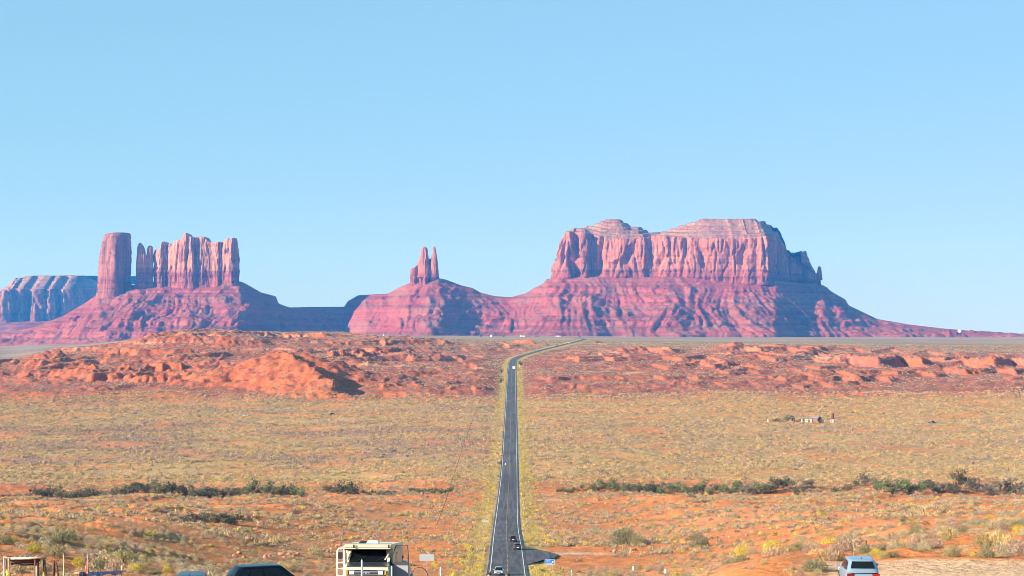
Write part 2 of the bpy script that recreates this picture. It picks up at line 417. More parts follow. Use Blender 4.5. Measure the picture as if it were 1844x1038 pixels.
def ground_color(X, Y, Z, px, bw):
    gy, gx = np.gradient(Z)
    dY = np.gradient(Y, axis=0); dX = np.gradient(X, axis=1)
    slope = np.sqrt((gy / dY) ** 2 + (gx / dX) ** 2)
    n1 = fbm(X / 60, Y / 120, 4, 101); n2 = fbm(X / 14, Y / 30, 4, 102); n3 = noise(X / 3, Y / 5, 103)
    def c(r, g, b): return np.array([r, g, b], np.float32)
    def m(a, b, t): return a + (b - a) * t[..., None]
    soil = c(.60, .190, .058); soil2 = c(.56, .215, .09); pale = c(.54, .30, .20)
    scrub = c(.45, .275, .145); olive = c(.42, .29, .135); mauve = c(.28, .165, .125); redb = c(.30, .092, .058)
    orange = c(.44, .110, .045); tan = c(.42, .25, .16); gold = c(.50, .25, .07)
    base = np.zeros(X.shape + (3,), np.float32) + soil
    base = m(base, soil2 + 0 * base, sst(-.2, .4, n1))
    # grass flat between the wash and the badlands
    n1b = fbm(X / 110, Y / 60, 4, 107)
    g = sst(880, 960, Y + 45 * n1b + 12 * n2) * (1 - sst(1490, 1600, Y + 40 * n1))
    gc = m(scrub + 0 * base, olive + 0 * base, sst(-.3, .3, n2))
    gc = m(gc, mauve + 0 * base, .85 * sst(-.25, .25, n1b + .25 * n2) * sst(1000, 1100, Y) * (1 - .6 * sst(1330, 1400, Y)) * (0.35 + 0.65 * (px < 900)))
    gc = m(gc, soil + 0 * base, .6 * sst(.12, .34, fbm(X / 45, Y / 38, 4, 120)))
    gc = m(gc, c(.50, .36, .11) + 0 * base, .5 * sst(.1, .4, fbm(X / 70, Y / 30, 3, 121)) * (1 - sst(1000, 1200, Y)))
    gc = m(gc, gold + 0 * base, .85 * sst(1390, 1410, Y + 12 * n1) * (1 - sst(1430, 1455, Y + 12 * n1)) * sst(-.1, .2, fbm(X / 150, Y / 90, 2, 108)))
    gc = m(gc, gold + 0 * base, .6 * sst(1350, 1420, Y) * (px > 930) * sst(-.3, .2, n1))
    base = m(base, gc, g * .92)
    # badlands
    b = sst(1500, 1620, Y + 40 * n1)
    flat = m(redb + 0 * base, mauve * np.array([1, .86, .8], np.float32) + 0 * base, .8 * sst(-.2, .4, n2 + .6 * n1))
    flat = m(flat, tan * .8 + 0 * base, .5 * sst(2250, 2600, Y) * sst(-.2, .3, n2))
    flat = m(flat, c(.30, .21, .11) + 0 * base, .7 * sst(2450, 2800, Y + 90 * n1))
    steep = m(redb * 1.15 + 0 * base, orange + 0 * base, sst(-.3, .2, n1 + .5 * n2 + .5 * (px < 700)))
    steep = m(steep, pale * .85 + 0 * base, .75 * sst(.15, .4, fbm(X / 80, Z / 3.0, 3, 109)) * sst(1950, 2350, Y))
    bc = m(flat, steep, sst(.13, .34, slope + .05 * n2))
    # the bright orange hill
    hx, hy = pxX(500, 1680), 1680
    hh = np.exp(-((X - hx) / 72) ** 2 - ((Y - hy) / 110) ** 2)
    bc = m(bc, orange * 1.05 + 0 * base, np.clip(hh * 1.5, 0, .9) * sst(-.5, .1, n2 + .3) * (slope > .08))
    base = m(base, bc, b)
    # high plain
    p = sst(2950, 3250, Y + 60 * n1)
    plain = m(c(.27, .18, .13) + 0 * base, c(.34, .23, .16) + 0 * base, sst(-.3, .3, fbm(X / 400, Y / 900, 3, 111)))
    base = m(base, plain, p)
    # reddish wash banks
    w = np.exp(-((Y - 884) / 26.0) ** 2)
    base = m(base, orange * 1.12 + 0 * base, w * .75 * sst(-.4, .1, n2))
    # sandy pullout
    lot = (1 - sst(117, 120.5, Y + 2.0 * noise(X / 6, 0 * X, 113))) * sst(15.5, 19.0, X + 0 * (Y - 88) + 1.2 * noise(Y / 4, X / 4, 130))
    base = m(base, c(.66, .42, .27) + 0 * base, lot * (.85 + .15 * np.clip(n2, -1, 1)))
    lotl = (1 - sst(122, 132, Y + 4 * noise(X / 5, Y / 5, 114))) * (X <= 6) * (X > -12)
    base = m(base, c(.60, .27, .14) + 0 * base, lotl * .8)
    # gravel shoulders of the road and the pale track across the badlands
    dx = np.abs(X - road_x(Y))
    sh = (1 - sst(4.6, 6.2, dx + .5 * n3)) * (Y > 250) * (Y < 3300)
    base = m(base, c(.42, .33, .24) + 0 * base, sh * .75)
    vg = sst(4.8, 5.6, dx) * (1 - sst(8.5, 11.5, dx + 1.5 * n2)) * (Y > 250) * (Y < 3100)
    base = m(base, c(.46, .38, .085) + 0 * base, vg * .62)
    ty = np.where(px < 922, 1990 - (px - 640) * .12, 1952 - (px - 930) * .16) + 5 * noise(X / 60, 0 * X, 117)
    tr = np.exp(-((Y - ty) / 5.0) ** 2) * (px > 640) * (px < 1280)
    base = m(base, c(.50, .36, .22) + 0 * base, tr * .7)
    # dirt turn-out roads beside the highway
    t2 = np.exp(-((Y - 800 + 2 * n1) / 3.5) ** 2) * (X > 4) * (X < 22)
    base = m(base, c(.60, .42, .33) + 0 * base, t2 * .85)
    t3 = np.exp(-((X + 7.5) / 2.8) ** 2 - ((Y - 935) / 9.0) ** 2) + np.exp(-((X - 16) / 8.0) ** 2 - ((Y - 498) / 5.0) ** 2)
    base = m(base, c(.62, .46, .36) + 0 * base, np.clip(t3, 0, 1) * .9)
    t4 = np.exp(-((X - (pxX(1110, 1500) + (Y - 1450) * .18)) / 3.5) ** 2) * sst(1420, 1450, Y) * (1 - sst(1490, 1510, Y))
    base = m(base, c(.66, .36, .2) + 0 * base, t4 * .8)
    return np.clip(base * (1 + .10 * n3[..., None]), 0.01, .9)
GC = ground_color(XX, YY, ZZ, PXX, BW)

t = NT('desert_ground')
ob = t.obj()
vc = t.n('ShaderNodeVertexColor', layer_name='tint').outputs[0]
fine = t.noise(ob, 1.6, 4, .65)
mid = t.noise(t.mapping(ob, (.22, .10, .22)), 1.0, 5, .62)
far = t.noise(t.mapping(ob, (.055, .03, .2)), 1.0, 4, .6)
cc = t.mix(1.0, vc, t.ramp(fine, [(.3, .72), (.7, 1.22)]), 'MULTIPLY')
cc = t.mix(1.0, cc, t.ramp(mid, [(.32, .78), (.68, 1.18)]), 'MULTIPLY')
cc = t.mix(1.0, cc, t.ramp(far, [(.35, (.86, .9, .95)), (.65, (1.12, 1.06, 1.0))]), 'MULTIPLY')
# small low plants that read as speckle far out
spk = t.noise(t.mapping(ob, (.55, .33, .5)), 1.0, 2, .5)
yv = t.n('ShaderNodeSeparateXYZ', i_Vector=ob).outputs[1]
cc = t.mix(t.math('MULTIPLY', t.ramp(spk, [(.56, 0.0), (.63, .55)]), t.math('GREATER_THAN', yv, 125.0)), cc, t.mix(.5, cc, (.10, .095, .05)))
t.color(cc)
t.bump(t.math('ADD', t.math('MULTIPLY', fine, .35), t.math('MULTIPLY', mid, t.math('ADD', .15, t.math('MULTIPLY', t.math('GREATER_THAN', yv, 125.0), 1.15)))), 1.0, .8)
MAT_GROUND = t.m
vv = np.stack([XX, YY, ZZ], -1).reshape(-1, 3)
me = mesh_from('desert_ground', vv, grid_faces(len(GD), len(GX)), MAT_GROUND, True, GC.reshape(-1, 3))
link('ground', me, kind='structure')
del vv

# ------------------------------------------------------------------ buttes and mesas
def plain_z(X, Y):
    return H(X, Y)
TAL_K = [(-260, 606, 0), (-100, 603, 0), (0, 599, 0), (25, 597, 0), (62, 589, 0), (85, 580, 0), (112, 570, 0), (150, 548, 0), (160, 541, 0), (172, 533, 0), (178, 527, 0), (205, 523, 0),
 (231, 514, 0), (243, 513, 0), (262, 516, 0), (300, 513, 0), (431, 507, 0), (436, 508, 0), (444, 512, 30), (456, 519, 60), (470, 527, 90), (497, 534, 130), (501.5, 547, 170), (521, 554, 230),
 (569, 553, 300), (620, 552.5, 320), (625.6, 543, 300), (645, 532, 250), (699, 529, 150), (716, 519.5, 60), (735, 511, 20), (760, 506, 0), (789, 501, 0), (803, 504, 20), (831, 514.5, 40),
 (851, 519, 50), (865, 527, 50), (891, 533.5, 50), (920, 535.6, 30), (948, 528, 0), (960, 520, 0), (980, 510, -20), (983, 503.5, -20), (1003, 499, -40), (1060, 499, -60), (1130, 500, -60), (1220, 498, -70),
 (1300, 503, -70), (1380, 505, -50), (1396, 506, -48), (1420, 508, 60), (1440, 510, 150), (1483, 514, 220), (1500, 527, 220), (1523, 540, 210), (1528, 550, 205), (1580, 575, 130), (1640, 585, 30), (1700, 592, 10), (1760, 597, 0), (1844, 601.5, 0), (1950, 605, 0), (2200, 608, 0)]
TK = np.array(TAL_K, float)
RK = np.array([(-260, 300), (0, 420), (150, 760), (260, 840), (430, 800), (500, 600), (560, 330), (620, 260), (680, 500), (770, 720), (860, 560), (920, 520), (1010, 760), (1200, 900), (1380, 940), (1480, 900), (1580, 620), (1700, 520), (1844, 420), (2200, 200)], float)
DB = 7600.0
def talus(X, Y):
    px = CX + X / Y * F
    Yr = DB + np.interp(px, TK[:, 0], TK[:, 2])
    yr = np.interp(px, TK[:, 0], TK[:, 1])
    zr = ZY(yr, Yr)
    zp = H(X, np.clip(Y, 4200, 9000)) - 7
    Rr = np.interp(px, RK[:, 0], RK[:, 1]) * (1 + .16 * noise(X / 260, 0 * X, 201) + .08 * noise(X / 90, 0 * X, 202))
    u = (Yr - Y) / Rr
    # behind the crest: a shelf under the cliffs, then the far slope
    shelf = np.interp(px, [0, 150, 200, 430, 445, 700, 740, 790, 1000, 1040, 1400, 1470, 1484], [40, 60, 260, 260, 60, 40, 120, 120, 60, 900, 800, 300, 60])
    ub = (Y - Yr - shelf) / 700.0
    uu = np.where(u > 0, u, np.clip(ub, 0, 1))
    uu = np.clip(uu, 0, 1)
    prof = lerp((1 - uu) ** 1.45, 1 - uu, .25)
    z = zp + (zr - zp) * prof
    front = (u > 0)
    env = np.sin(np.pi * np.clip(u, 0, 1)) ** .7 * front
    hh = np.clip((zr - zp) / 180, .25, 1.2)
    fan = X + (px > 0) * 60 * noise(X / 200, Y / 300, 203)
    def gul(l, uy, sd, o=3):
        return sum((1 - 2.3 * np.abs(noise(fan * 1.9 ** i / l, u * (uy + .35 * i), sd + i))) * .55 ** i for i in range(o)) / 1.85
    g1 = gul(120, .8, 204)
    g2 = gul(44, 1.1, 215)
    z = z + env * hh * (16 * g1 - 4 + 8 * g2 + 3.6 * gul(19, 1.6, 225, 2)) + env * 5 * fbm(X / 170, Y / 170, 3, 206)
    # ledges of harder beds
    zn = z + 5 * noise(X / 150, Y / 150, 207)
    zt = terr(zn, 42, .70, .84, .52) - (zn - z)
    z = lerp(z, zt, np.where(front, .42 * sst(-.5, 0.1, noise(X / 230, Y / 400, 208) + .25), 0) * sst(0, .05, u))
    zt = terr(z, 13, .6, .85, .5)
    z = lerp(z, zt, .45 * front * sst(0, .05, u))
    z = z + front * sst(0, .04, u) * (1.2 * fbm(X / 34, Y / 34, 3, 209) + 1.3 * noise(X / 11, Y / 14, 210)) + env * 9 * sst(.48, .53, noise(X / 60, Y / 90, 213)) + env * 5 * sst(.5, .55, noise(X / 30, Y / 48, 214)) + env * 6 * np.maximum(0, noise(X / 34, Y / 34, 211)) ** 1.5 * 2
    z = np.where(uu >= 1, np.minimum(z, zp - 6), z)
    return z, px, u
MT = NT('talus_rock'); t = MT
ob = t.obj()
zz = t.n('ShaderNodeSeparateXYZ', i_Vector=ob).outputs[2]
big = t.noise(t.mapping(ob, (.004, .004, .01)), 1.0, 5, .6)
bed = t.noise(t.mapping(ob, (.0008, .0008, .07)), 1.0, 3, .6)
spk = t.noise(ob, .09, 5, .7)
base = t.ramp(big, [(.3, (.215, .036, .030)), (.5, (.255, .050, .038)), (.7, (.24, .078, .058))])
base = t.mix(1.0, base, t.ramp(bed, [(.36, .60), (.46, .95), (.52, 1.0), (.64, 1.3)]), 'MULTIPLY')
base = t.mix(t.ramp(t.noise(t.mapping(ob, (.006, .012, .02)), 1.0, 5, .65), [(.48, 0.0), (.66, .55)]), base, (.20, .115, .085))
base = t.mix(1.0, base, t.ramp(spk, [(.33, .62), (.67, 1.3)]), 'MULTIPLY')
t.color(base)
t.bump(spk, 6.0, .8)
MAT_TALUS = t.m

def cliff_mat(name, split, top_c, low_c, k=1.0):
    t = NT(name); ob = t.obj()
    z = t.n('ShaderNodeSeparateXYZ', i_Vector=ob).outputs[2]
    streak = t.noise(t.mapping(ob, (.045, .045, .0045)), 1.0, 5, .6)
    band = t.noise(t.mapping(ob, (.0012, .0012, .10)), 1.0, 4, .65)
    crack = t.ramp(t.noise(t.mapping(ob, (.07, .07, .005)), 1.0, 4, .62), [(.455, 1.0), (.49, .45), (.50, .42), (.53, 1.0)])
    stain = t.ramp(t.noise(t.mapping(ob, (.02, .02, .0022)), 1.0, 4, .65), [(.42, 1.0), (.56, .74)])
    blot = t.noise(t.mapping(ob, (.012, .012, .008)), 1.0, 4, .6)
    zz = t.math('ADD', z, t.math('MULTIPLY', t.math('SUBTRACT', blot, .5), 24))
    f = t.ramp(t.math('DIVIDE', t.math('SUBTRACT', zz, split - 40), 80), [(.35, 0.0), (.65, 1.0)])
    c = t.mix(f, low_c, top_c)
    c = t.mix(1.0, c, t.ramp(streak, [(.32, .68), (.55, 1.05), (.7, 1.15)]), 'MULTIPLY')
    lowband = t.ramp(band, [(.38, .62), (.5, 1.0), (.62, 1.12)])
    hiband = t.ramp(band, [(.36, .86), (.5, 1.0), (.64, 1.06)])
    c = t.mix(1.0, c, t.mix(f, lowband, hiband), 'MULTIPLY')
    c = t.mix(1.0, c, t.ramp(blot, [(.35, (.9, .84, .84)), (.65, (1.08, 1.1, 1.12))]), 'MULTIPLY')
    c = t.mix(1.0, c, crack, 'MULTIPLY'); c = t.mix(1.0, c, stain, 'MULTIPLY')
    t.color(c)
    t.bump(t.math('ADD', t.math('MULTIPLY', streak, 1.2), t.math('MULTIPLY', band, t.math('SUBTRACT', 1.3, f))), 7.0, .8)
    return t.m
MAT_CLIFF = cliff_mat('cliff_rock', ZY(487, 7500), (.44, .145, .095), (.31, .078, .058))
MAT_CASTLE = cliff_mat('castle_rock', ZY(487, 7600), (.53, .22, .15), (.34, .09, .066))
MAT_TOWER = cliff_mat('tower_rock', ZY(500, 7560), (.33, .125, .095), (.27, .085, .064))
MAT_FAR = cliff_mat('far_cliff_rock', ZY(560, 11000), (.36, .15, .11), (.28, .10, .075))
MAT_CAP = NT('cap_rock'); t = MAT_CAP; ob = t.obj()
cb = t.noise(t.mapping(ob, (.0012, .0012, .13)), 1.0, 3, .6); cs = t.noise(ob, .06, 5, .7)
cc = t.mix(1.0, t.ramp(cb, [(.38, (.22, .085, .065)), (.5, (.29, .12, .088)), (.62, (.32, .16, .115))]), t.ramp(cs, [(.35, .6), (.65, 1.3)]), 'MULTIPLY')
cc = t.mix(t.ramp(t.noise(ob, .02, 4, .6), [(.5, 0.0), (.65, .5)]), cc, (.20, .18, .11))
t.color(cc); t.bump(cs, 5.0, .8); MAT_CAP = t.m

_rows = np.concatenate([np.arange(6350, 7900, 7.0), np.arange(7900, 9000, 45.0)])
def talus_part(name, pxa, pxb, parent):
    xs = np.linspace(pxX(pxa, DB), pxX(pxb, DB), int((pxb - pxa) * DB / F / 5.0))
    # columns follow lines of constant X/Y so that the parts meet edge to edge
    u = xs / DB
    Y = np.repeat(_rows[:, None], len(u), 1); X = u[None, :] * Y
    z, _, _ = talus(X, Y)
    me = mesh_from(name, np.stack([X, Y, z], -1).reshape(-1, 3), grid_faces(len(_rows), len(u)), MAT_TALUS, False)
    return link(name, me, parent)

def resample(pts, ds, closed=True, smooth=0):
    p = np.array(pts, float)
    q = np.vstack([p, p[:1]]) if closed else p
    L = np.concatenate([[0], np.cumsum(np.hypot(*np.diff(q, axis=0).T))])
    n = max(12, int(L[-1] / ds)); s = np.linspace(0, L[-1], n, endpoint=not closed)
    r = np.stack([np.interp(s, L, q[:, 0]), np.interp(s, L, q[:, 1])], 1)
    for _ in range(smooth):
        r = (np.roll(r, 1, 0) + 2 * r + np.roll(r, -1, 0)) / 4
    return r
def outline_normals(p):
    t = np.roll(p, -1, 0) - np.roll(p, 1, 0)
    n = np.stack([t[:, 1], -t[:, 0]], 1); n /= np.linalg.norm(n, axis=1)[:, None] + 1e-9
    a = 0.5 * np.sum(p[:, 0] * np.roll(p[:, 1], -1) - np.roll(p[:, 0], -1) * p[:, 1])
    return n if a > 0 else -n
def cliff_block(name, outline, zbase, ztop_fn, parent, mat, ds=4.0, dz=6.0, amp=(26, 11, 4.5), lam=(120, 42, 15), inset=.10, ledge=2.5, rim_fn=None, cap_w=160, seed=0, smooth=6, spine=None, cap_mat=None, cap_steps=16, notch=0.0):
    p = resample(outline, ds, True, smooth)
    N = outline_normals(p)
    # smooth the normals so that offsets do not fold
    for _ in range(20): N = (np.roll(N, 1, 0) + N + np.roll(N, -1, 0)); N /= np.linalg.norm(N, axis=1)[:, None]
    n = len(p); s = np.arange(n) * ds; per = n * ds
    def pn(lam_, zz, sd, zl):
        # periodic along the outline: sample on the outline's own plan position
        return noise(p[:, 0][None, :] / lam_ + sd, p[:, 1][None, :] / lam_ + zz / zl, seed * 7 + sd)
    zt = ztop_fn(p[:, 0], p[:, 1])
    zrim = zt if rim_fn is None else np.minimum(rim_fn(p[:, 0], p[:, 1]), zt)
    nzr = int(max(10, (zrim.max() - zbase) / dz))
    v = np.linspace(0, 1, nzr)[:, None]
    Z = zbase + (zrim[None, :] - zbase) * v
    f1 = 1 - 2.2 * np.abs(pn(lam[0], Z, 1, 1400.)); f2 = 1.6 * sst(0, .20, np.abs(pn(lam[1], Z, 2, 420.))) - .8; f3 = 1.5 * sst(0, .24, np.abs(pn(lam[2], Z, 3, 110.))) - .8
    # f2 leans and is broken into blocks by cross joints so that the flutes do not run unbroken
    brk = noise(Z / 45. + p[None, :, 0] / 160, p[None, :, 0] / 55. + Z * 0, 12)
    blk = np.floor(pn(lam[1] * .8, Z + 40 * np.sign(brk), 14, 500.) * 4) / 4
    D = amp[0] * f1 + amp[1] * (.62 * f2 + .9 * blk) * (0.8 + .5 * brk) * (.45 + .75 * sst(-.5, .4, noise(p[None, :, 0] / 130, Z / 150, 19))) + amp[2] * (f3 + .5 * pn(lam[2] * .5, Z, 4, 20.))
    # the flutes deepen towards the rim, the foot is banded and steps out
    zrel = (Z - zbase)
    D = D * (0.55 + 0.45 * sst(0, .5, v)) * (1 - .25 * sst(.85, 1, v))
    D = D + ledge * (noise(Z / 9.0, 0 * Z + seed, 5) + 1.2 * noise(Z / 24.0, 0 * Z + seed, 6)) * (1.3 - v)
    if notch: D = D - notch * np.maximum(0, pn(70, Z, 9, 90.) - .25) * 3
    IN = inset * zrel - 6 * (1 - sst(0, .25, v)) * 1.0
    px_ = p[None, :, 0] + N[None, :, 0] * (D - IN); py_ = p[None, :, 1] + N[None, :, 1] * (D - IN)
    rows = [np.stack([px_, py_, Z], -1)]
    last = rows[0][-1]
    # cap
    c = spine(last[:, 0], last[:, 1]) if spine is not None else np.repeat(last[:, :2].mean(0)[None], n, 0)
    dv = c - last[:, :2]; dl = np.linalg.norm(dv, axis=1); dls = np.linalg.norm(c - p, axis=1) - 8
    for k in range(1, cap_steps + 1):
        w = (k / cap_steps)
        q = last[:, :2] + dv * w
        zt_ = ztop_fn(q[:, 0], q[:, 1])
        if rim_fn is None: zq = zt_ + (0 if k < 3 else 0)
        else:
            r_ = np.minimum(rim_fn(q[:, 0], q[:, 1]), zt_)
            ww = np.clip((dls - dl * (1 - w)) / cap_w, 0, 1) * min(1, k / 2)
            hgt = (zt_ - r_) * ww
            hq = terr(hgt + 2 * noise(q[:, 0] / 40, q[:, 1] / 40, 8), 15, .5, .8, .2)
            zq = r_ + np.clip(hq, 0, zt_ - r_)
        zq = zq + 1.5 * noise(q[:, 0] / 14, q[:, 1] / 14, 77) * min(1, k / 3)
        rows.append(np.stack([q[:, 0], q[:, 1], zq], -1)[None])
    V = np.concatenate([r if r.ndim == 3 else r[None] for r in rows]).reshape(-1, 3)
    nr = nzr + cap_steps
    fc = grid_faces(nr, n, True)
    me = mesh_from(name, V, fc, mat, False)
    if cap_mat is not None:
        me.materials.append(cap_mat)
        mi = np.zeros(len(fc), np.int32); mi[(nzr - 1) * n:] = 1
        me.polygons.foreach_set('material_index', mi)
    return link(name, me, parent)

def prof_fn(tab, dmax):
    tb = np.array(tab, float)
    def f(X, Y):
        Y = np.minimum(Y, dmax)
        px = CX + X / Y * F
        return ZY(np.interp(px, tb[:, 0], tb[:, 1]), Y)
    return f
def spire(name, levels, d, parent, mat, depth=1.0, seed=0, nseg=44, amp=2.2, rot=0.0, corner=3.2, dz=4.5):
    """levels: (row, left px, right px) from the foot to the tip"""
    L = np.array(levels, float)
    zr = ZY(L[:, 0], d); xl = (L[:, 1] - CX) * d / F; xr = (L[:, 2] - CX) * d / F
    zz = np.linspace(zr[0] , zr[-1], max(14, int((zr[-1] - zr[0]) / dz)))
    a = np.arange(nseg) / nseg * 2 * np.pi
    ca, sa = np.cos(a), np.sin(a)
    k = (np.abs(ca) ** corner + np.abs(sa) ** corner) ** (-1 / corner)
    rows = []
    for z in zz:
        l = np.interp(z, zr, xl); r = np.interp(z, zr, xr)
        cx, w = (l + r) / 2, max((r - l) / 2, .6)
        # a rotated rounded square, scaled so that its visible width is 2w
        ux, uy = ca * k, sa * k * depth
        rx = ux * math.cos(rot) - uy * math.sin(rot); ry = ux * math.sin(rot) + uy * math.cos(rot)
        sc = w / np.abs(rx).max()
        n = amp * min(1, w / 9) * (1 - 2.2 * np.abs(noise(a * 0 + np.cos(a) * 1.9 + seed, np.sin(a) * 1.9 + z / 260, 3 + seed))) + .45 * amp * noise(np.cos(a) * 4 + z / 60, np.sin(a) * 4 + z / 9, 5 + seed)
        n = n + .35 * amp * noise(0 * a + z / 7, 0 * a, 9 + seed)
        f = sc * (1 + n / max(w, 4) * .8)
        rows.append(np.stack([cx + rx * f, d + ry * f, z + 0 * a], -1))
    top = rows[-1]; c = top.mean(0)
    rows.append(lerp(top, c, .5) + np.array([0, 0, 1.0])); rows.append(lerp(top, c, .97) + np.array([0, 0, 1.2]))
    V = np.array(rows)
    return link(name, mesh_from(name, V.reshape(-1, 3), grid_faces(len(rows), nseg, True), mat, False), parent)

# --- castle butte on the left
b1 = thing('butte', 'jagged pale pink castle-like butte with a lone square tower on its left side', 'butte', kind='thing')
talus_part('talus_slope', -260, 598, b1)
spire('tower', [(545, 174, 234), (524, 178.5, 231.5), (500, 179.5, 231), (475, 182, 231.5), (455, 184, 232.3), (437, 186, 232), (428, 188, 231.6), (423, 189.5, 231.2), (421.3, 194, 230.5), (419.6, 203, 229)], 7560, b1, MAT_TOWER, depth=1.25, seed=2, nseg=120, amp=6.5, rot=R(-24), corner=5.0, dz=5)
spire('spire', [(540, 243, 267), (522, 245, 264), (500, 246, 263.5), (480, 246.5, 263.5), (465, 247, 262.7), (458, 248, 261), (450, 248, 259.6), (445, 248.6, 257.5), (441, 249.7, 255.5), (438, 250.6, 253.6)], 7570, b1, MAT_CASTLE, seed=4, nseg=64, amp=3.5, corner=3)
spire('spire', [(540, 260, 278), (522, 261, 276), (500, 262, 274.8), (480, 263.5, 274.6), (462, 264.5, 274.5), (452, 265.3, 274.2), (445, 266.3, 273.6), (443, 268, 272)], 7580, b1, MAT_CASTLE, seed=6, nseg=56, amp=2.8, corner=3)
CAST = [(270, 520), (276.5, 470), (277.6, 462), (279, 452), (284, 448.6), (288.6, 448.8), (290, 437.6), (293, 434.4), (297, 437.6), (299, 447.4), (299.8, 456), (301, 456), (301.6, 440), (305, 438.7), (306.6, 443.6), (312, 435.5), (324, 431), (329.6, 428.7), (330.2, 420), (335.5, 420), (339, 425.5), (348, 427.5), (350, 431.5), (353, 427), (360, 426.6), (369, 427), (373.4, 434.5), (381.6, 437), (390, 436.2), (396.6, 435.4), (400, 441), (401.5, 434), (404, 432), (411.6, 429.4), (414, 431), (417, 429), (423, 428.7), (425, 437), (429, 452), (431, 470), (440, 520)]
def wob(pts, d): return [(pxX(a, d + b), d + b) for a, b in pts]
cliff_block('rock_wall', wob([(281, -12), (288, -30), (296, -26), (300, -12), (305, -22), (320, -34), (333, -60), (346, -50), (352, -30), (362, -42), (378, -30), (392, -50), (399, -36), (404, -48), (416, -58), (423, -46), (428, 30), (425, 120), (380, 110), (330, 120), (290, 100), (281, 60)], 7600),
            ZY(530, 7600), prof_fn(CAST, 7600), b1, MAT_CASTLE, ds=2.6, dz=4.6, amp=(6, 9, 3.5), lam=(70, 34, 11), inset=.035, ledge=2.0, seed=3, smooth=2,
            spine=lambda x, y: np.stack([np.clip(x, pxX(286, 7640), pxX(423, 7640)), np.full_like(x, 7640.)], 1), cap_steps=6)
# --- the middle butte with its two summit spires
b2 = thing('butte', 'cone-shaped red butte with two thin rock spires on its summit, in the middle', 'butte', kind='thing')
talus_part('talus_slope', 598, 908, b2)
KING = [(733, 515), (737.4, 500), (738.6, 483.8), (743, 482.5), (749, 482), (752, 475), (756, 466.5), (776, 466), (781, 462), (786, 470), (789, 482), (790.5, 500), (793, 515)]
cliff_block('rock_wall', wob([(739.5, 5), (741, -14), (748, -18), (751, 0), (757, -22), (764, -34), (771, -26), (774, 2), (779, -22), (785, -24), (788.5, 6), (786, 42), (764, 46), (742, 36)], 7600),
            ZY(521, 7600), prof_fn(KING, 7600), b2, MAT_CLIFF, ds=1.7, dz=3.6, amp=(5, 4.5, 2.2), lam=(38, 16, 7), inset=.05, ledge=1.5, seed=5, smooth=2,
            spine=lambda x, y: np.stack([np.clip(x, pxX(744, 7610), pxX(784, 7610)), np.full_like(x, 7610.)], 1), cap_steps=5)
spire('spire', [(500, 752, 775), (482, 754.5, 773.5), (472, 756, 772), (462, 757.5, 770.6), (455, 758.3, 769.6), (449, 759.5, 768.8), (446, 761, 767.5), (444.6, 762.5, 765.5)], 7588, b2, MAT_CLIFF, seed=7, nseg=48, amp=2.4, corner=3)
spire('spire', [(500, 773.5, 789.5), (480, 775, 788.2), (470, 776.5, 787.2), (462, 778, 786), (456, 779.3, 785.1), (451, 779.9, 784.3), (447.5, 779.2, 784.0), (445, 779.3, 783.7), (444.5, 780.5, 783)], 7590, b2, MAT_CLIFF, seed=9, nseg=44, amp=2.0, corner=3)
# --- the broad mesa
b3 = thing('mesa', 'broad sheer-sided red mesa with two low humps on top, right of the road', 'mesa', kind='thing')
talus_part('talus_slope', 908, 2210, b3)
MESA = [(990, 500), (1003, 470), (1006, 445), (1012, 425), (1019, 416), (1030, 412.5), (1068, 406), (1076, 402), (1085, 396.5), (1100, 394.5), (1112, 394.5), (1120, 397.5), (1135, 406), (1150, 408), (1157, 411), (1170, 418.5), (1190, 418.5), (1210, 412), (1230, 405), (1240, 402.5), (1265, 394.5), (1300, 393), (1352, 392.5), (1366, 397), (1378, 399), (1381, 403), (1400, 411), (1407, 421), (1413, 434), (1417, 448), (1426, 455.5), (1440, 454), (1444, 452), (1454, 452), (1460, 462), (1468, 475), (1474, 481), (1479, 500), (1484, 516)]
RIM = [(990, 470), (1019, 417), (1060, 420), (1100, 430), (1150, 430), (1190, 424), (1230, 428), (1300, 430), (1350, 430), (1385, 425), (1400, 424), (1412, 440), (1420, 456), (1484, 500)]
cliff_block('cliff', wob([(999, 60), (999, 10), (1004, -15), (1028, -34), (1035, -4), (1046, -36), (1058, -28), (1065, 2), (1085, -10), (1110, -14), (1140, -22), (1162, -26), (1170, 0), (1195, -24), (1222, -30), (1240, -44), (1262, -48), (1290, -58), (1312, -52), (1318, -70), (1335, -62), (1345, -82), (1362, -74), (1370, -96), (1384, -90), (1390, 40), (1400, 160), (1412, 300), (1436, 370), (1462, 385), (1486, 420), (1490, 560), (1440, 760), (1250, 760), (1050, 700), (1010, 500)], 7560),
            ZY(515, 7560), prof_fn(MESA, 7900), b3, MAT_CLIFF, ds=3.6, dz=5.0, amp=(9, 13, 4.2), lam=(150, 88, 25), inset=.05, ledge=3.4, rim_fn=prof_fn(RIM, 7900), cap_w=190, seed=1, smooth=3,
            spine=lambda x, y: np.stack([np.clip(x, pxX(1050, 7800), pxX(1440, 7950)), np.full_like(x, 7900.)], 1), cap_mat=MAT_CAP, cap_steps=34, notch=14)
spire('pinnacle', [(505, 1471, 1481), (492, 1472, 1479.5), (484, 1473, 1479), (483, 1473.4, 1478.4), (481.5, 1473.0, 1478.2), (480.5, 1474, 1477.5)], 7950, b3, MAT_CLIFF, seed=11, nseg=36, amp=1.5)
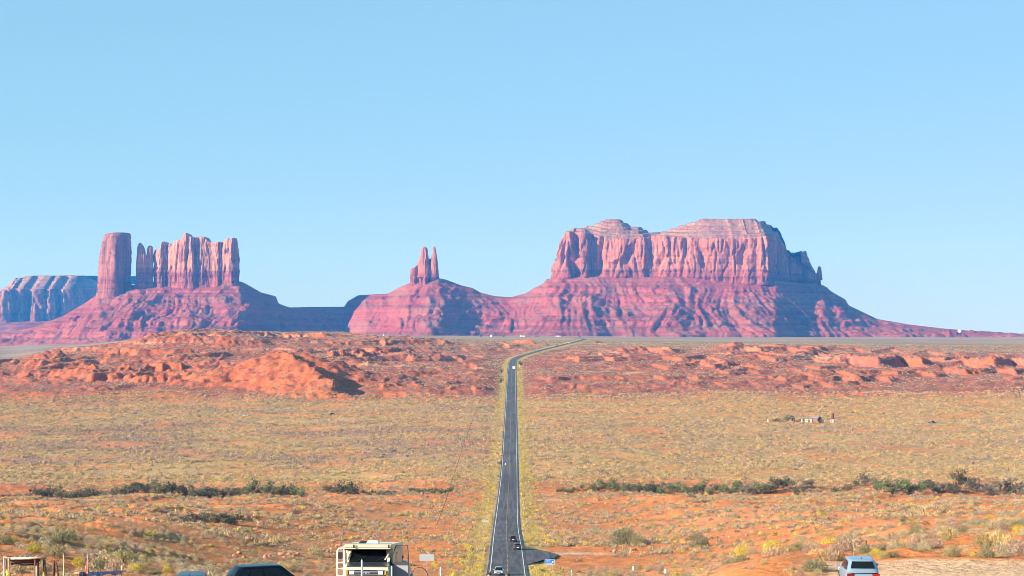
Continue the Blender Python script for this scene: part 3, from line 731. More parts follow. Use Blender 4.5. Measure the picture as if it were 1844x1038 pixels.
# --- the far mesa on the left
b4 = thing('mesa', 'distant hazy flat-topped mesa with deep shaded alcoves, behind the square tower', 'mesa', kind='thing')
FARM = [(-60, 540), (-30, 528), (0, 524), (8, 518), (17.5, 512), (22, 505), (26, 501.5), (47, 498), (75, 496), (120, 495), (200, 496), (262, 496.5), (290, 500)]
FRIM = [(-60, 545), (0, 525), (26, 520), (100, 521), (180, 521), (290, 522)]
cliff_block('cliff', wob([(-42, 60), (-30, -40), (-5, -90), (14, -90), (22, -20), (34, -70), (44, -60), (50, 20), (60, -60), (70, -40), (76, 50), (88, -50), (98, -40), (104, 70), (114, 0), (122, 30), (126, 170), (170, 260), (260, 300), (300, 500), (260, 900), (60, 900), (-30, 500)], 11000),
            ZY(586, 11000), prof_fn(FARM, 11500), b4, MAT_FAR, ds=6, dz=9, amp=(30, 20, 7), lam=(170, 62, 24), inset=.06, ledge=3, rim_fn=prof_fn(FRIM, 11500), cap_w=230, seed=8, smooth=3,
            spine=lambda x, y: np.stack([np.clip(x, pxX(10, 11400), pxX(250, 11400)), np.full_like(x, 11400.)], 1), cap_mat=MAT_CAP, cap_steps=16)
xs = np.arange(pxX(-320, 11000), pxX(420, 11000), 16.0); ys = np.arange(9900, 12600, 24.0)
Y = np.repeat(ys[:, None], len(xs), 1); X = (xs / 11000)[None, :] * Y
px = CX + X / Y * F
ff = sst(-320, -60, px) * (1 - sst(300, 420, px))
u = np.clip((10960 - Y) / 780, 0, 1); u = np.where(Y > 12000, np.clip((Y - 12000) / 600, 0, 1), u)
z = ZY(618, Y) + (ZY(578, 11000) - ZY(618, 11000)) * (1 - u) ** 1.5 * ff + 22 * np.sin(np.pi * u) * ridged(X / 130, u, 3, 301) + 3 * noise(X / 40, Y / 40, 302)
link('talus_slope', mesh_from('talus_slope', np.stack([X, Y, z], -1).reshape(-1, 3), grid_faces(len(ys), len(xs)), MAT_TALUS), b4)

# ------------------------------------------------------------------ haze
def box_mesh(name, lo, hi):
    v = [(x, y, z) for z in (lo[2], hi[2]) for y in (lo[1], hi[1]) for x in (lo[0], hi[0])]
    f = [(0, 2, 3, 1), (4, 5, 7, 6), (0, 1, 5, 4), (2, 6, 7, 3), (0, 4, 6, 2), (1, 3, 7, 5)]
    me = bpy.data.meshes.new(name); me.from_pydata(v, [], f); return me
hm = bpy.data.materials.new('haze_air'); hm.use_nodes = True
hm.node_tree.nodes.clear()
ho = hm.node_tree.nodes.new('ShaderNodeOutputMaterial'); hv = hm.node_tree.nodes.new('ShaderNodeVolumePrincipled')
hv.inputs['Color'].default_value = (.05, .31, 1.0, 1)
hv.inputs['Absorption Color'].default_value = (1, 1, 1, 1)
hv.inputs['Density'].default_value = 5.0e-5
hv.inputs['Anisotropy'].default_value = 0.0
hm.node_tree.links.new(hv.outputs[0], ho.inputs['Volume'])
try: hm.cycles.homogeneous_volume = True
except Exception: pass
hme = box_mesh('haze', (-9500, -400, -560), (9500, 16000, 640)); hme.materials.append(hm)
link('haze', hme, kind='stuff')
# ------------------------------------------------------------------ highway
def ribbon(name, off_l, off_r, y0, y1, lift, mat, parent=None, step=4.0, **pr):
    ys = np.concatenate([np.arange(y0, min(y1, 700), step / 2), np.arange(max(y0, 700), y1, step)]); ys = np.append(ys, y1)
    xc = road_x(ys); zc = road_z(ys)
    tx = np.gradient(xc, ys); n = np.sqrt(1 + tx * tx)
    nx, ny = 1 / n, -tx / n
    offs = np.atleast_1d(np.linspace(off_l, off_r, 2 if off_r - off_l < 1 else 7))
    V = np.stack([np.stack([xc + nx * o, ys + ny * o, zc + lift - .018 * abs(o)], -1) for o in offs], 1)
    me = mesh_from(name, V.reshape(-1, 3), grid_faces(len(ys), len(offs)), mat)
    return link(name, me, parent, **pr)
t = NT('asphalt'); ob = t.obj()
n1 = t.noise(ob, 3.0, 5, .7); n2 = t.noise(t.mapping(ob, (1.1, .012, 1)), 1.0, 3, .5); n3 = t.noise(t.mapping(ob, (.05, .03, 1)), 1.0, 3, .5)
cc = t.mix(1.0, (.084, .076, .090), t.ramp(n2, [(.38, .74), (.62, 1.30)]), 'MULTIPLY')
cc = t.mix(1.0, cc, t.ramp(n1, [(.3, .85), (.7, 1.15)]), 'MULTIPLY')
cc = t.mix(1.0, cc, t.ramp(n3, [(.35, .86), (.65, 1.12)]), 'MULTIPLY')
vor = t.n('ShaderNodeTexVoronoi', feature='DISTANCE_TO_EDGE', i_Vector=t.mapping(ob, (.09, .028, 1)), i_Scale=1.0).outputs[0]
cc = t.mix(t.ramp(vor, [(.004, .8), (.012, 0.0)]), cc, (.035, .033, .04))
t.color(cc); t.b.inputs['Roughness'].default_value = .85; MAT_ROAD = t.m
MAT_WHITE_LINE = simple('white_road_paint', (.58, .57, .56), .7, var=.15, scale=.8)
MAT_YELLOW_LINE = simple('yellow_road_paint', (.62, .42, .10), .7, var=.2, scale=.8)
road = ribbon('road', -4.35, 4.35, 60, 4000, 0.0, MAT_ROAD, kind='structure')
ribbon('edge_line', -3.80, -3.61, 60, 3900, .045 , MAT_WHITE_LINE, road)
ribbon('edge_line', 3.61, 3.80, 60, 3900, .045, MAT_WHITE_LINE, road)
V = []; Fc = []
for k in range(int((3000 - 380) / 4.4)):
    y = 380 + k * 4.4
    for (ya, yb) in ((y, y + 1.3),):
        b = len(V)
        for yy in (ya, yb):
            xc, zc = float(road_x(yy)), float(road_z(yy))
            V += [(xc - .10, yy, zc + .03), (xc + .10, yy, zc + .03)]
        Fc.append((b, b + 1, b + 3, b + 2))
link('centre_line', mesh_from('centre_line', V, Fc, MAT_YELLOW_LINE, False), road)
# paved turn-out on the right with its dirt continuation
def patch(name, pts, lift, mat, **pr):
    bm = bmesh.new()
    vsx = [bm.verts.new((x, y, float(road_z(y)) + lift - .018 * abs(x))) for x, y in pts]
    bm.faces.new(vsx); bmesh.ops.triangulate(bm, faces=bm.faces[:])
    me = bpy.data.meshes.new(name); bm.to_mesh(me); bm.free(); me.materials.append(mat)
    return link(name, me, **pr)
patch('turnout_pavement', [(3.2, 452), (3.6, 452), (4.6, 461), (6.0, 468), (8.0, 472), (10.2, 477), (11.0, 486), (10.6, 494), (8.6, 501), (6.4, 508), (4.6, 516), (3.2, 522)], -.012, MAT_ROAD, kind='structure')

# ------------------------------------------------------------------ plants
def leafy(name, n, rx, rz, leaf, cols, seed, flat=.0, stems=8, stem_c=(.13, .09, .06), up=.6):
    """a shrub of small leaf clumps spread through a rounded, uneven crown, on a few woody stems"""
    r = np.random.RandomState(seed)
    lobes = r.normal(size=(7, 3)); lobes[:, 2] = np.abs(lobes[:, 2]); lobes /= np.linalg.norm(lobes, axis=1)[:, None]
    V, Fa, C = [], [], []
    for i in range(n):
        d = r.normal(size=3); d[2] = abs(d[2]) * 1.0; d /= np.linalg.norm(d)
        k = .72 + .38 * max(0, (lobes @ d).max() - .55) / .45
        rad = k * (r.rand() ** .35)
        c = np.array([d[0] * rx, d[1] * rx, d[2] * rz]) * rad
        c[2] += rz * .06
        dirn = d * .6 + r.normal(size=3) * .5; dirn[2] += up; dirn /= np.linalg.norm(dirn)
        side = np.cross(dirn, r.normal(size=3)); side /= np.linalg.norm(side) + 1e-9
        L = leaf * (.6 + .8 * r.rand()); W = L * .38
        b = len(V)
        V += [c - dirn * L * .5 - side * W * .5, c - dirn * L * .5 + side * W * .5, c + dirn * L * .5 + side * W * .35, c + dirn * L * .5 - side * W * .35]
        Fa.append((b, b + 1, b + 2, b + 3))
        col = np.array(cols[r.randint(len(cols))]) * (.75 + .5 * r.rand())
        C += [col] * 4
    for i in range(stems):
        a = r.rand() * 6.28; d = np.array([math.cos(a) * rx * .6, math.sin(a) * rx * .6, rz * (.6 + .3 * r.rand())])
        sd = np.array([-math.sin(a), math.cos(a), 0]) * rx * .025
        b = len(V)
        V += [-sd - [0, 0, .15], sd - [0, 0, .15], d + sd * .4, d - sd * .4]; Fa.append((b, b + 1, b + 2, b + 3)); C += [np.array(stem_c)] * 4
    return mesh_from(name, np.array(V), np.array(Fa), MAT_LEAF, False, np.array(C))
t = NT('leaves')
vc = t.n('ShaderNodeVertexColor', layer_name='tint').outputs[0]
rnd = t.n('ShaderNodeObjectInfo').outputs['Random']
cc = t.mix(1.0, vc, t.ramp(rnd, [(0, (.74, .76, .80)), (.5, (1.0, 1.0, 1.0)), (1, (1.28, 1.2, 1.12))]), 'MULTIPLY')
t.color(cc); t.b.inputs['Roughness'].default_value = .8
tr = t.n('ShaderNodeBsdfTranslucent', i_Color=cc)
mx = t.n('ShaderNodeMixShader', i_0=.25, i_1=t.b.outputs[0], i_2=tr.outputs[0]); t.t.links.new(mx.outputs[0], t.o.inputs[0])
MAT_LEAF = t.m
SAGE = [(.36, .32, .19), (.44, .37, .24), (.30, .27, .17), (.50, .39, .26)]
MAUVE = [(.38, .26, .19), (.45, .31, .23), (.33, .22, .17), (.52, .38, .27)]
YELL = [(.62, .46, .05), (.55, .43, .07), (.70, .50, .04), (.40, .34, .10)]
OLIVE = [(.46, .36, .15), (.52, .39, .17), (.38, .31, .14), (.56, .41, .20)]
TAN = [(.64, .42, .21), (.56, .37, .19), (.71, .47, .24), (.48, .32, .17)]
DARK = [(.10, .11, .055), (.13, .13, .07), (.085, .09, .05), (.17, .15, .09)]
GREEN = [(.13, .17, .06), (.16, .19, .08), (.10, .13, .05), (.22, .22, .11)]
KINDS = {
 'sage': [leafy('sagebrush', 800, .75, .75, .085, SAGE, s) for s in (1, 2, 3)],
 'mauve': [leafy('dry_bush', 800, .78, .70, .08, MAUVE, s) for s in (11, 12)],
 'yellow': [leafy('rabbitbrush', 800, .62, .66, .08, YELL, s) for s in (21, 22)],
 'olive': [leafy('green_bush', 800, .72, .72, .085, OLIVE, s) for s in (31, 32)],
 'tan': [leafy('grass_tuft', 700, .6, .42, .075, TAN, s, up=1.4) for s in (41, 42)],
 'big': [leafy('large_bush', 1900, .95, .85, .085, [(.26, .25, .12), (.33, .29, .15), (.20, .19, .10), (.38, .31, .17)], s, stems=18) for s in (51, 52)],
}
FAR = {
 'sage': leafy('far_sagebrush', 46, .75, .62, .42, SAGE, 61, stems=0), 'mauve': leafy('far_dry_bush', 46, .8, .6, .42, MAUVE, 62, stems=0),
 'yellow': leafy('far_rabbitbrush', 46, .7, .6, .40, YELL, 63, stems=0), 'olive': leafy('far_green_bush', 46, .75, .6, .42, OLIVE, 64, stems=0),
 'tan': leafy('far_grass', 46, .75, .5, .42, TAN, 65, stems=0)}
NAMES = {'sage': 'sagebrush', 'mauve': 'dry_bush', 'yellow': 'rabbitbrush', 'olive': 'green_bush', 'tan': 'grass_tuft', 'big': 'large_bush'}
DESC = {'sage': 'grey-green sagebrush', 'mauve': 'brownish mauve dry bush', 'yellow': 'bright yellow flowering rabbitbrush', 'olive': 'yellow-green bush', 'tan': 'straw-coloured grass tuft', 'big': 'large olive-grey bush'}
rs = np.random.RandomState(5)
def gz(x, y): return float(H(np.array([x]), np.array([y]))[0])
def find_d(px, py, lo=88., hi=700.):
    """distance at which the ground is first met along the line of sight of a photo pixel"""
    ds = np.arange(lo, hi, 1.0)
    X = (px - CX) / F * ds
    z = H(X, ds); line = ZY(py, ds)
    hit = np.nonzero(z >= line)[0]
    return float(ds[hit[0]]) if len(hit) else hi
def shrub(kind, x, y, s, label, group=None, sz=None, name=None):
    me = KINDS[kind][rs.randint(len(KINDS[kind]))]
    o = bpy.data.objects.new(name or NAMES[kind], me); COL.objects.link(o)
    o.location = (x, y, gz(x, y) - .04); o.rotation_euler = (0, 0, rs.rand() * 6.28)
    o.scale = (s, s, (sz or s) * (.85 + .3 * rs.rand()))
    o['label'] = label; o['category'] = 'bush' if kind != 'tan' else 'grass tuft'
    if group: o['group'] = group
    return o
# singled out plants, at the places where the photograph shows them: kind, column, row of the foot, width in columns, label
NOTED = [
 ('big', 118, 976, 44, 'large rounded grey-green bush beside the bare sand track on the left slope'),
 ('big', 12, 981, 36, 'dark grey-green bush at the left edge beside a small yellow bush'),
 ('yellow', 26, 973, 15, 'small golden yellow bush behind the dark bush at the left edge'),
 ('yellow', 62, 996, 34, 'bright yellow bush just behind the wooden stand frame'),
 ('big', 102, 1003, 40, 'green-grey bush between the stand frame and the thin upright stick'),
 ('yellow', 143, 1020, 26, 'pale yellow bush left of the feather flag'),
 ('big', 178, 1027, 44, 'dark green bush behind the cloth-draped rail'),
 ('olive', 191, 984, 22, 'round straw-green bush alone on the orange bank'),
 ('yellow', 244, 1030, 28, 'golden yellow bush right of the cloth-draped rail'),
 ('yellow', 302, 1030, 20, 'deep golden yellow bush above the roof of the low dark car'),
 ('mauve', 383, 1026, 20, 'lone brownish bush on open sand left of the dark blue car'),
 ('yellow', 272, 967, 18, 'light yellow-green bush on the ledge of the left slope'),
 ('big', 225, 1015, 48, 'wide pale sage bush on the left slope above the rail'),
 ('olive', 508, 1027, 30, 'yellow-green bush above the bonnet of the dark blue car'),
 ('big', 571, 1003, 26, 'olive bush growing at the edge of the sandy lot beside the camper'),
 ('big', 1122, 981, 52, 'wide olive-brown bush on the flat sand, left of the small yellow bush'),
 ('big', 1148, 982, 34, 'bush joined to the right end of the wide olive-brown bush'),
 ('yellow', 1187, 974, 16, 'small yellow-green bush beside the wide olive-brown bush'),
 ('big', 1253, 975, 32, 'tall dark olive bush at the top of the right bank'),
 ('big', 1262, 986, 40, 'dark grey bush just in front of the tall olive bush'),
 ('yellow', 1214, 1044, 34, 'vivid yellow bush at the bottom edge beside the white-topped marker post'),
 ('yellow', 1575, 1003, 24, 'vivid yellow bush directly behind the silver car'),
 ('yellow', 1584, 1003, 20, 'second vivid yellow bush behind the silver car, on the right'),
 ('big', 1606, 1004, 26, 'round grey-green bush right of the two vivid yellow bushes'),
 ('yellow', 1750, 1004, 14, 'small yellow bush at the edge of the pale sand lot'),
 ('big', 1466, 1032, 44, 'feathery brown bush left of the silver car'),
 ('big', 1553, 998, 30, 'brownish bush behind the roof of the silver car'),
 ('big', 1712, 1004, 32, 'tall mauve-grey bush on the rim of the pale sand lot'),
 ('big', 1775, 1005, 36, 'broad pale sage bush on the rim of the pale sand lot'),
]
n_ind = 0
for kind, px, py, w, lab in NOTED:
    d = find_d(px, py); base = {'big': 1.75, 'yellow': 1.15, 'olive': 1.35, 'mauve': 1.4}[kind]
    shrub(kind, pxX(px, d), d, w / F * d / base, lab); n_ind += 1
# the nearest shrubs of the two slopes, each one an object
def scatter(n, d0, d1, seed, xlim, dens):
    r = np.random.RandomState(seed)
    d = np.sqrt(r.rand(n) * (d1 ** 2 - d0 ** 2) + d0 ** 2); px = r.rand(n) * (xlim[1] - xlim[0]) + xlim[0]
    X = (px - CX) / F * d
    keep = r.rand(n) < dens(X, d, px)
    return X[keep], d[keep], px[keep]
def dens_near(X, d, px):
    n = fbm(X / 9, d / 14, 3, 401)
    lot = ((d < 121) & (px > 1480)) | ((d < 138) & (px > 360) & (px < 922)) | (np.hypot(X + 40.5, (d - 195) / 4) < 7)
    bare = (px > 1040) & (px < 1560) & (d > 235) & (d < 300)
    return (.12 + .88 * sst(-.22, .28, n)) * (~lot) * (1 - .8 * bare)
Xs, Ds, Ps = scatter(950, 104, 262, 9, (-30, 1874), dens_near)
ZS = H(Xs, Ds); rowpx = HY - ZS / Ds * F
kk = np.abs(Xs) > np.interp(Ds, [110, 150, 200, 262], [11, 10, 12, 20]); kk &= rowpx < 1075
Xs, Ds, Ps = Xs[kk], Ds[kk], Ps[kk]
order = np.argsort(Ds)[:264]
LANDM = [(112, 'the wooden stand frame'), (172, 'the feather flag'), (305, 'the cloth-draped rail'), (400, 'the low dark car'), (555, 'the dark blue car'), (900, 'the camper'), (1165, 'the first marker post'), (1260, 'the second marker post'), (1420, 'the bank left of the brown bush'), (1505, 'the brown feathery bush'), (1610, 'the silver car'), (1740, 'the near sand lot'), (2000, 'the far right sand lot')]
for k, i in enumerate(order):
    px = Ps[i]; u = rs.rand()
    kind = 'sage' if u < .36 else 'mauve' if u < .66 else 'olive' if u < .80 else 'tan' if u < .88 else 'yellow' if u < .94 else 'big'
    kd = {'sage': 'small grey-green sagebrush', 'mauve': 'small brownish mauve dry bush', 'olive': 'small yellow-green bush', 'tan': 'straw-coloured grass tuft', 'yellow': 'small yellow-flowered bush', 'big': 'larger grey-olive bush'}[kind]
    lm = LANDM[min(int(np.searchsorted([l[0] for l in LANDM], px)), len(LANDM) - 1)][1]
    how = ('close behind' if Ds[i] < 150 else 'a little way beyond' if Ds[i] < 190 else 'far beyond') if Ds[i] > 0 else ''
    lab = '%s %s %s' % (kd, how, lm)
    s = (.75 + .85 * rs.rand() ** 1.5) * (.8 if kind == 'big' else 1.0)
    shrub(kind, Xs[i], Ds[i], s, lab, group='plants ' + lab.replace(kd + ' ', ''))
rest = np.argsort(Ds)[264:]
print('individual shrubs', len(order) + len(NOTED), 'rest', len(rest))

# ground cover: point meshes instanced by geometry nodes
def cover(name, pts, scl, mesh, proto=None):
    """one object of very many small plants"""
    me = bpy.data.meshes.new(name + '_points'); n = len(pts)
    me.vertices.add(n); me.vertices.foreach_set('co', np.ascontiguousarray(pts, np.float32).ravel())
    at = me.attributes.new('size', 'FLOAT_VECTOR', 'POINT'); at.data.foreach_set('vector', np.ascontiguousarray(scl, np.float32).ravel())
    at = me.attributes.new('turn', 'FLOAT', 'POINT'); at.data.foreach_set('value', np.random.RandomState(n).rand(n).astype(np.float32) * 6.28)
    o = bpy.data.objects.new(name, me); COL.objects.link(o); o['kind'] = 'stuff'
    g = bpy.data.node_groups.new(name, 'GeometryNodeTree')
    g.interface.new_socket('Geometry', in_out='INPUT', socket_type='NodeSocketGeometry')
    g.interface.new_socket('Geometry', in_out='OUTPUT', socket_type='NodeSocketGeometry')
    gi = g.nodes.new('NodeGroupInput'); go = g.nodes.new('NodeGroupOutput')
    inst = g.nodes.new('GeometryNodeInstanceOnPoints'); oi = g.nodes.new('GeometryNodeObjectInfo')
    oi.inputs['Object'].default_value = proto; oi.inputs['As Instance'].default_value = True; oi.transform_space = 'ORIGINAL'
    na = g.nodes.new('GeometryNodeInputNamedAttribute'); na.data_type = 'FLOAT_VECTOR'; na.inputs['Name'].default_value = 'size'
    nb = g.nodes.new('GeometryNodeInputNamedAttribute'); nb.data_type = 'FLOAT'; nb.inputs['Name'].default_value = 'turn'
    cx = g.nodes.new('ShaderNodeCombineXYZ')
    L = g.links.new
    L(gi.outputs[0], inst.inputs['Points']); L(oi.outputs['Geometry'], inst.inputs['Instance'])
    L(na.outputs['Attribute'], inst.inputs['Scale']); L(nb.outputs['Attribute'], cx.inputs['Z']); L(cx.outputs[0], inst.inputs['Rotation'])
    L(inst.outputs['Instances'], go.inputs[0])
    md = o.modifiers.new('scatter', 'NODES'); md.node_group = g
    return o
def proto_at(kind, mesh, px, d, label):
    x = pxX(px, d)
    o = bpy.data.objects.new(NAMES[kind], mesh); COL.objects.link(o); o.location = (x, d, gz(x, d) - .03); o.scale = (1.3, 1.3, 1.1)
    o['label'] = label; o['category'] = 'bush' if kind != 'tan' else 'grass tuft'
    return o
PF = {'sage': proto_at('sage', FAR['sage'], 742, 455, 'single sagebrush standing by the signpost left of the highway'),
      'mauve': proto_at('mauve', FAR['mauve'], 1041, 470, 'low mauve bush on the flat beyond the blue sign'),
      'yellow': proto_at('yellow', FAR['yellow'], 846, 480, 'yellow bush growing close beside the left edge of the highway'),
      'olive': proto_at('olive', FAR['olive'], 962, 560, 'yellow-green bush just past the paved turn-out on the right'),
      'tan': proto_at('tan', FAR['tan'], 820, 520, 'pale straw grass clump left of the highway below the small sign')}
r = np.random.RandomState(77)
ACC = {k: [[], []] for k in FAR}
ACCN = {k: [[], []] for k in FAR}
def put(kind, X, D, s, hz, near=False):
    z = H(X, D) - .05
    a = (ACCN if near else ACC)[kind]
    a[0].append(np.stack([X, D, z], -1)); sc = s[:, None] * np.array([1, 1, 1.15]); sc[:, 2] *= hz
    a[1].append(sc)
def choose(X, D, s, probs, hz=1.0, near=False):
    u = r.rand(len(X)); c = 0
    for k, p in probs:
        m = (u >= c) & (u < c + p) if not isinstance(p, np.ndarray) else (u >= c) & (u < c + p)
        put(k, X[m], D[m], s[m], hz, near); c = c + p
# rest of the near slopes
if len(rest): put('sage', Xs[rest][::2], Ds[rest][::2], .6 + .5 * r.rand(len(rest[::2])), 1.0, True); put('mauve', Xs[rest][1::2], Ds[rest][1::2], .6 + .5 * r.rand(len(rest[1::2])), 1.0, True)
def dens_mid(X, d, px):
    n = fbm(X / 22, d / 34, 4, 405); n2 = fbm(X / 7, d / 10, 2, 406)
    off = np.abs(X - road_x(d)) > 6.0
    pave = ~((X > 3) & (X < 24) & (d > 446) & (d < 528))
    return (.10 + .9 * sst(-.30, .35, n + .5 * n2)) * off * pave
X, D, px_ = scatter(9000, 262, 480, 31, (-60, 1904), dens_mid)
choose(X, D, .45 + .75 * r.rand(len(X)) ** 2, [('sage', .36), ('mauve', .28), ('olive', .14), ('tan', .14), ('yellow', .08)], near=True)
# small tufts everywhere on the near slopes
X, D, px_ = scatter(12000, 104, 330, 36, (-60, 1904), lambda X, d, px: dens_near(X, d, px) * (np.abs(X) > 9))
choose(X, D, .20 + .50 * r.rand(len(X)) ** 2.5, [('sage', .25), ('mauve', .25), ('tan', .35), ('olive', .15)], near=True)
X, D, px_ = scatter(34000, 480, 905, 32, (-60, 1904), dens_mid)
choose(X, D, .5 + .85 * r.rand(len(X)) ** 2, [('sage', .36), ('mauve', .27), ('olive', .12), ('tan', .20), ('yellow', .05)])
def dens_flat(X, d, px):
    n = fbm(X / 60, d / 40, 4, 411); n5 = fbm(X / 45, d / 38, 4, 120)
    return (.25 + .75 * sst(-.3, .3, n)) * (1 - .7 * sst(.12, .34, n5)) * sst(885, 930, d + 20 * fbm(X / 110, d / 60, 4, 107)) * (np.abs(X) > 6.0)
X, D, px_ = scatter(100000, 880, 1600, 33, (-60, 1904), dens_flat)
mv = .06 + .50 * sst(-.25, .25, fbm(X / 110, D / 60, 4, 107)) * sst(1000, 1100, D) * (1 - .5 * sst(1330, 1400, D)) * np.where(px_ < 900, 1, .35)
u = r.rand(len(X)); s = .6 + 1.3 * r.rand(len(X)) ** 2.5
m = u < mv; put('mauve', X[m], D[m], s[m], 1.15)
m = (u >= mv) & (u < mv + .14); put('sage', X[m], D[m], s[m], 1.0)
yl = .12 * sst(.0, .3, fbm(X / 70, D / 30, 3, 121)) * (1 - sst(1050, 1150, D)); m = (u >= mv + .14) & (u < mv + .36); put('olive', X[m], D[m], s[m], .9)
m = (u >= mv + .36) & (u < mv + .36 + yl); put('yellow', X[m], D[m], s[m] * .8, .9)
m = (u >= mv + .36 + yl); put('tan', X[m], D[m], s[m], .9)
X, D, px_ = scatter(56000, 1560, 2950, 34, (-60, 1904), lambda X, d, px: (.15 + .85 * sst(-.3, .3, fbm(X / 50, d / 80, 4, 421))) * (np.abs(X - road_x(d)) > 8))
choose(X, D, .6 + 1.0 * r.rand(len(X)) ** 2, [('sage', .45), ('mauve', .45), ('olive', .10)])
# the yellow verges of the highway
n = 16000; D = 385 + (2900 - 385) * r.rand(n) ** 1.5; sd = np.where(r.rand(n) < .5, -1, 1)
X = road_x(D) + sd * (5.3 + np.abs(r.normal(size=n)) * np.interp(D, [385, 900, 2900], [3.2, 3.0, 2.6]))
keep = ~((sd > 0) & (D > 446) & (D < 530) & (X < 20)) & (r.rand(n) < .25 + .75 * sst(-.3, .2, noise(X / 5, D / 25, 433))); X, D = X[keep], D[keep]
choose(X, D, .40 + .55 * r.rand(len(X)) ** 2, [('yellow', .42), ('olive', .40), ('tan', .18)])
tot = 0
CN = {'sage': 'sagebrush_cover', 'mauve': 'dry_brush_cover', 'yellow': 'rabbitbrush_cover', 'olive': 'green_brush_cover', 'tan': 'dry_grass_cover'}
for k, (a, b) in ACC.items():
    a = np.concatenate(a); b = np.concatenate(b); tot += len(a)
    cover(CN[k], a, b, None, PF[k])
PN = {}
for o in list(COL.objects):
    for k in FAR:
        if o.data is KINDS[k][0] and k not in PN: PN[k] = o
for k in FAR:
    if k not in PN:
        PN[k] = proto_at(k, KINDS[k][0], 700, 470, 'pale straw-coloured tuft on the red flat below the small roadside sign')
CN2 = {'sage': 'small_sagebrush_cover', 'mauve': 'small_dry_brush_cover', 'yellow': 'small_rabbitbrush_cover', 'olive': 'small_green_brush_cover', 'tan': 'tuft_cover'}
for k, (a, b) in ACCN.items():
    if a: cover(CN2[k], np.concatenate(a), np.concatenate(b), None, PN[k])
print('cover instances', tot)
# ------------------------------------------------------------------ object helpers
class MB:
    def __init__(s): s.v = []; s.f = []
    def box(s, c, h, rz=0.0, top=(1, 1)):
        b = len(s.v); cz, sz_ = math.cos(rz), math.sin(rz)
        for dz in (-1, 1):
            k = (1, 1) if dz < 0 else top
            for dy in (-1, 1):
                for dx in (-1, 1):
                    x, y = dx * h[0] * k[0], dy * h[1] * k[1]
                    s.v.append((c[0] + x * cz - y * sz_, c[1] + x * sz_ + y * cz, c[2] + dz * h[2]))
        for q in ((0, 2, 3, 1), (4, 5, 7, 6), (0, 1, 5, 4), (2, 6, 7, 3), (0, 4, 6, 2), (1, 3, 7, 5)): s.f.append(tuple(b + i for i in q))
        return s
    def tube(s, pts, r, n=8, r2=None, cap=True):
        pts = [Vector(p) for p in pts]; base = len(s.v); m = len(pts)
        for i, p in enumerate(pts):
            d = (pts[min(i + 1, m - 1)] - pts[max(i - 1, 0)]).normalized()
            a = Vector((0, 0, 1)) if abs(d.z) < .9 else Vector((1, 0, 0))
            u = d.cross(a).normalized(); w = d.cross(u)
            rr = r if r2 is None else r + (r2 - r) * i / (m - 1)
            for k in range(n):
                t_ = 2 * math.pi * k / n; s.v.append(tuple(p + (u * math.cos(t_) + w * math.sin(t_)) * rr))
        for i in range(m - 1):
            for k in range(n):
                k1 = (k + 1) % n; s.f.append((base + i * n + k, base + i * n + k1, base + (i + 1) * n + k1, base + (i + 1) * n + k))
        if cap: s.f.append(tuple(base + k for k in range(n))[::-1]); s.f.append(tuple(base + (m - 1) * n + k for k in range(n)))
        return s
    def poly(s, pts, faces): b = len(s.v); s.v += [tuple(p) for p in pts]; s.f += [tuple(b + i for i in f) for f in faces]; return s
    def prism(s, outline, axis, a, b_):
        """outline of 2-D points extruded along axis 0/1/2 from a to b_"""
        n = len(outline); b = len(s.v)
        for w in (a, b_):
            for p in outline:
                q = [0, 0, 0]; o = [i for i in range(3) if i != axis]; q[axis] = w; q[o[0]] = p[0]; q[o[1]] = p[1]; s.v.append(tuple(q))
        s.f.append(tuple(b + i for i in range(n))); s.f.append(tuple(b + n + i for i in range(n))[::-1])
        for i in range(n): j = (i + 1) % n; s.f.append((b + i, b + j, b + n + j, b + n + i))
        return s
    def build(s, name, mat, parent=None, smooth=False, bevel=0.0, **pr):
        me = bpy.data.meshes.new(name); me.from_pydata(s.v, [], s.f)
        bm = bmesh.new(); bm.from_mesh(me); bmesh.ops.recalc_face_normals(bm, faces=bm.faces[:])
        if bevel: bmesh.ops.bevel(bm, geom=[e for e in bm.edges if len(e.link_faces) == 2 and e.calc_face_angle(0) > .5], offset=bevel, segments=2, affect='EDGES')
        bm.to_mesh(me); bm.free()
        if smooth: me.polygons.foreach_set('use_smooth', np.ones(len(me.polygons), bool))
        me.materials.append(mat)
        return link(name, me, parent, **pr)
def copy_tree(o, parent=None):
    c = o.copy(); COL.objects.link(c); c.parent = parent
    for ch in list(o.children): copy_tree(ch, c)
    return c

M_GLASS = simple('dark_car_glass', (.006, .007, .009), .12, 0, .35)
M_TYRE = simple('tyre_rubber', (.02, .02, .02), .85)
M_RIM = simple('wheel_rim_metal', (.45, .45, .47), .35, .8)
M_CHROME = simple('bright_metal', (.65, .65, .66), .3, .9)
M_BLACK = simple('black_plastic', (.018, .018, .02), .5)
M_RED = simple('red_lamp_glass', (.20, .008, .012), .2, 0, .6)
M_LAMP = simple('clear_lamp_glass', (.75, .78, .82), .12, .3, .8)
M_AMBER = simple('amber_lamp_glass', (.75, .28, .02), .25)
M_PLATE = simple('number_plate_white', (.75, .75, .72), .5)
M_WHITE = simple('white_paint', (.78, .78, .76), .45, var=.06)
def paint(name, c, metal=.3): return simple(name, c, .28, metal, .5, coat=.6)
P_SILVER = paint('silver_paint', (.25, .33, .43), .35); P_NAVY = simple('dark_blue_paint', (.003, .004, .012), .22, 0, .22); P_GREY = paint('dark_grey_paint', (.05, .055, .065))
P_WHITE = paint('white_car_paint', (.72, .74, .74), .1); P_MAROON = paint('dark_red_paint', (.045, .010, .014)); P_BLUE = paint('mid_blue_paint', (.05, .13, .30)); P_STEEL = simple('blue_grey_paint', (.02, .035, .05), .25, 0, .35)
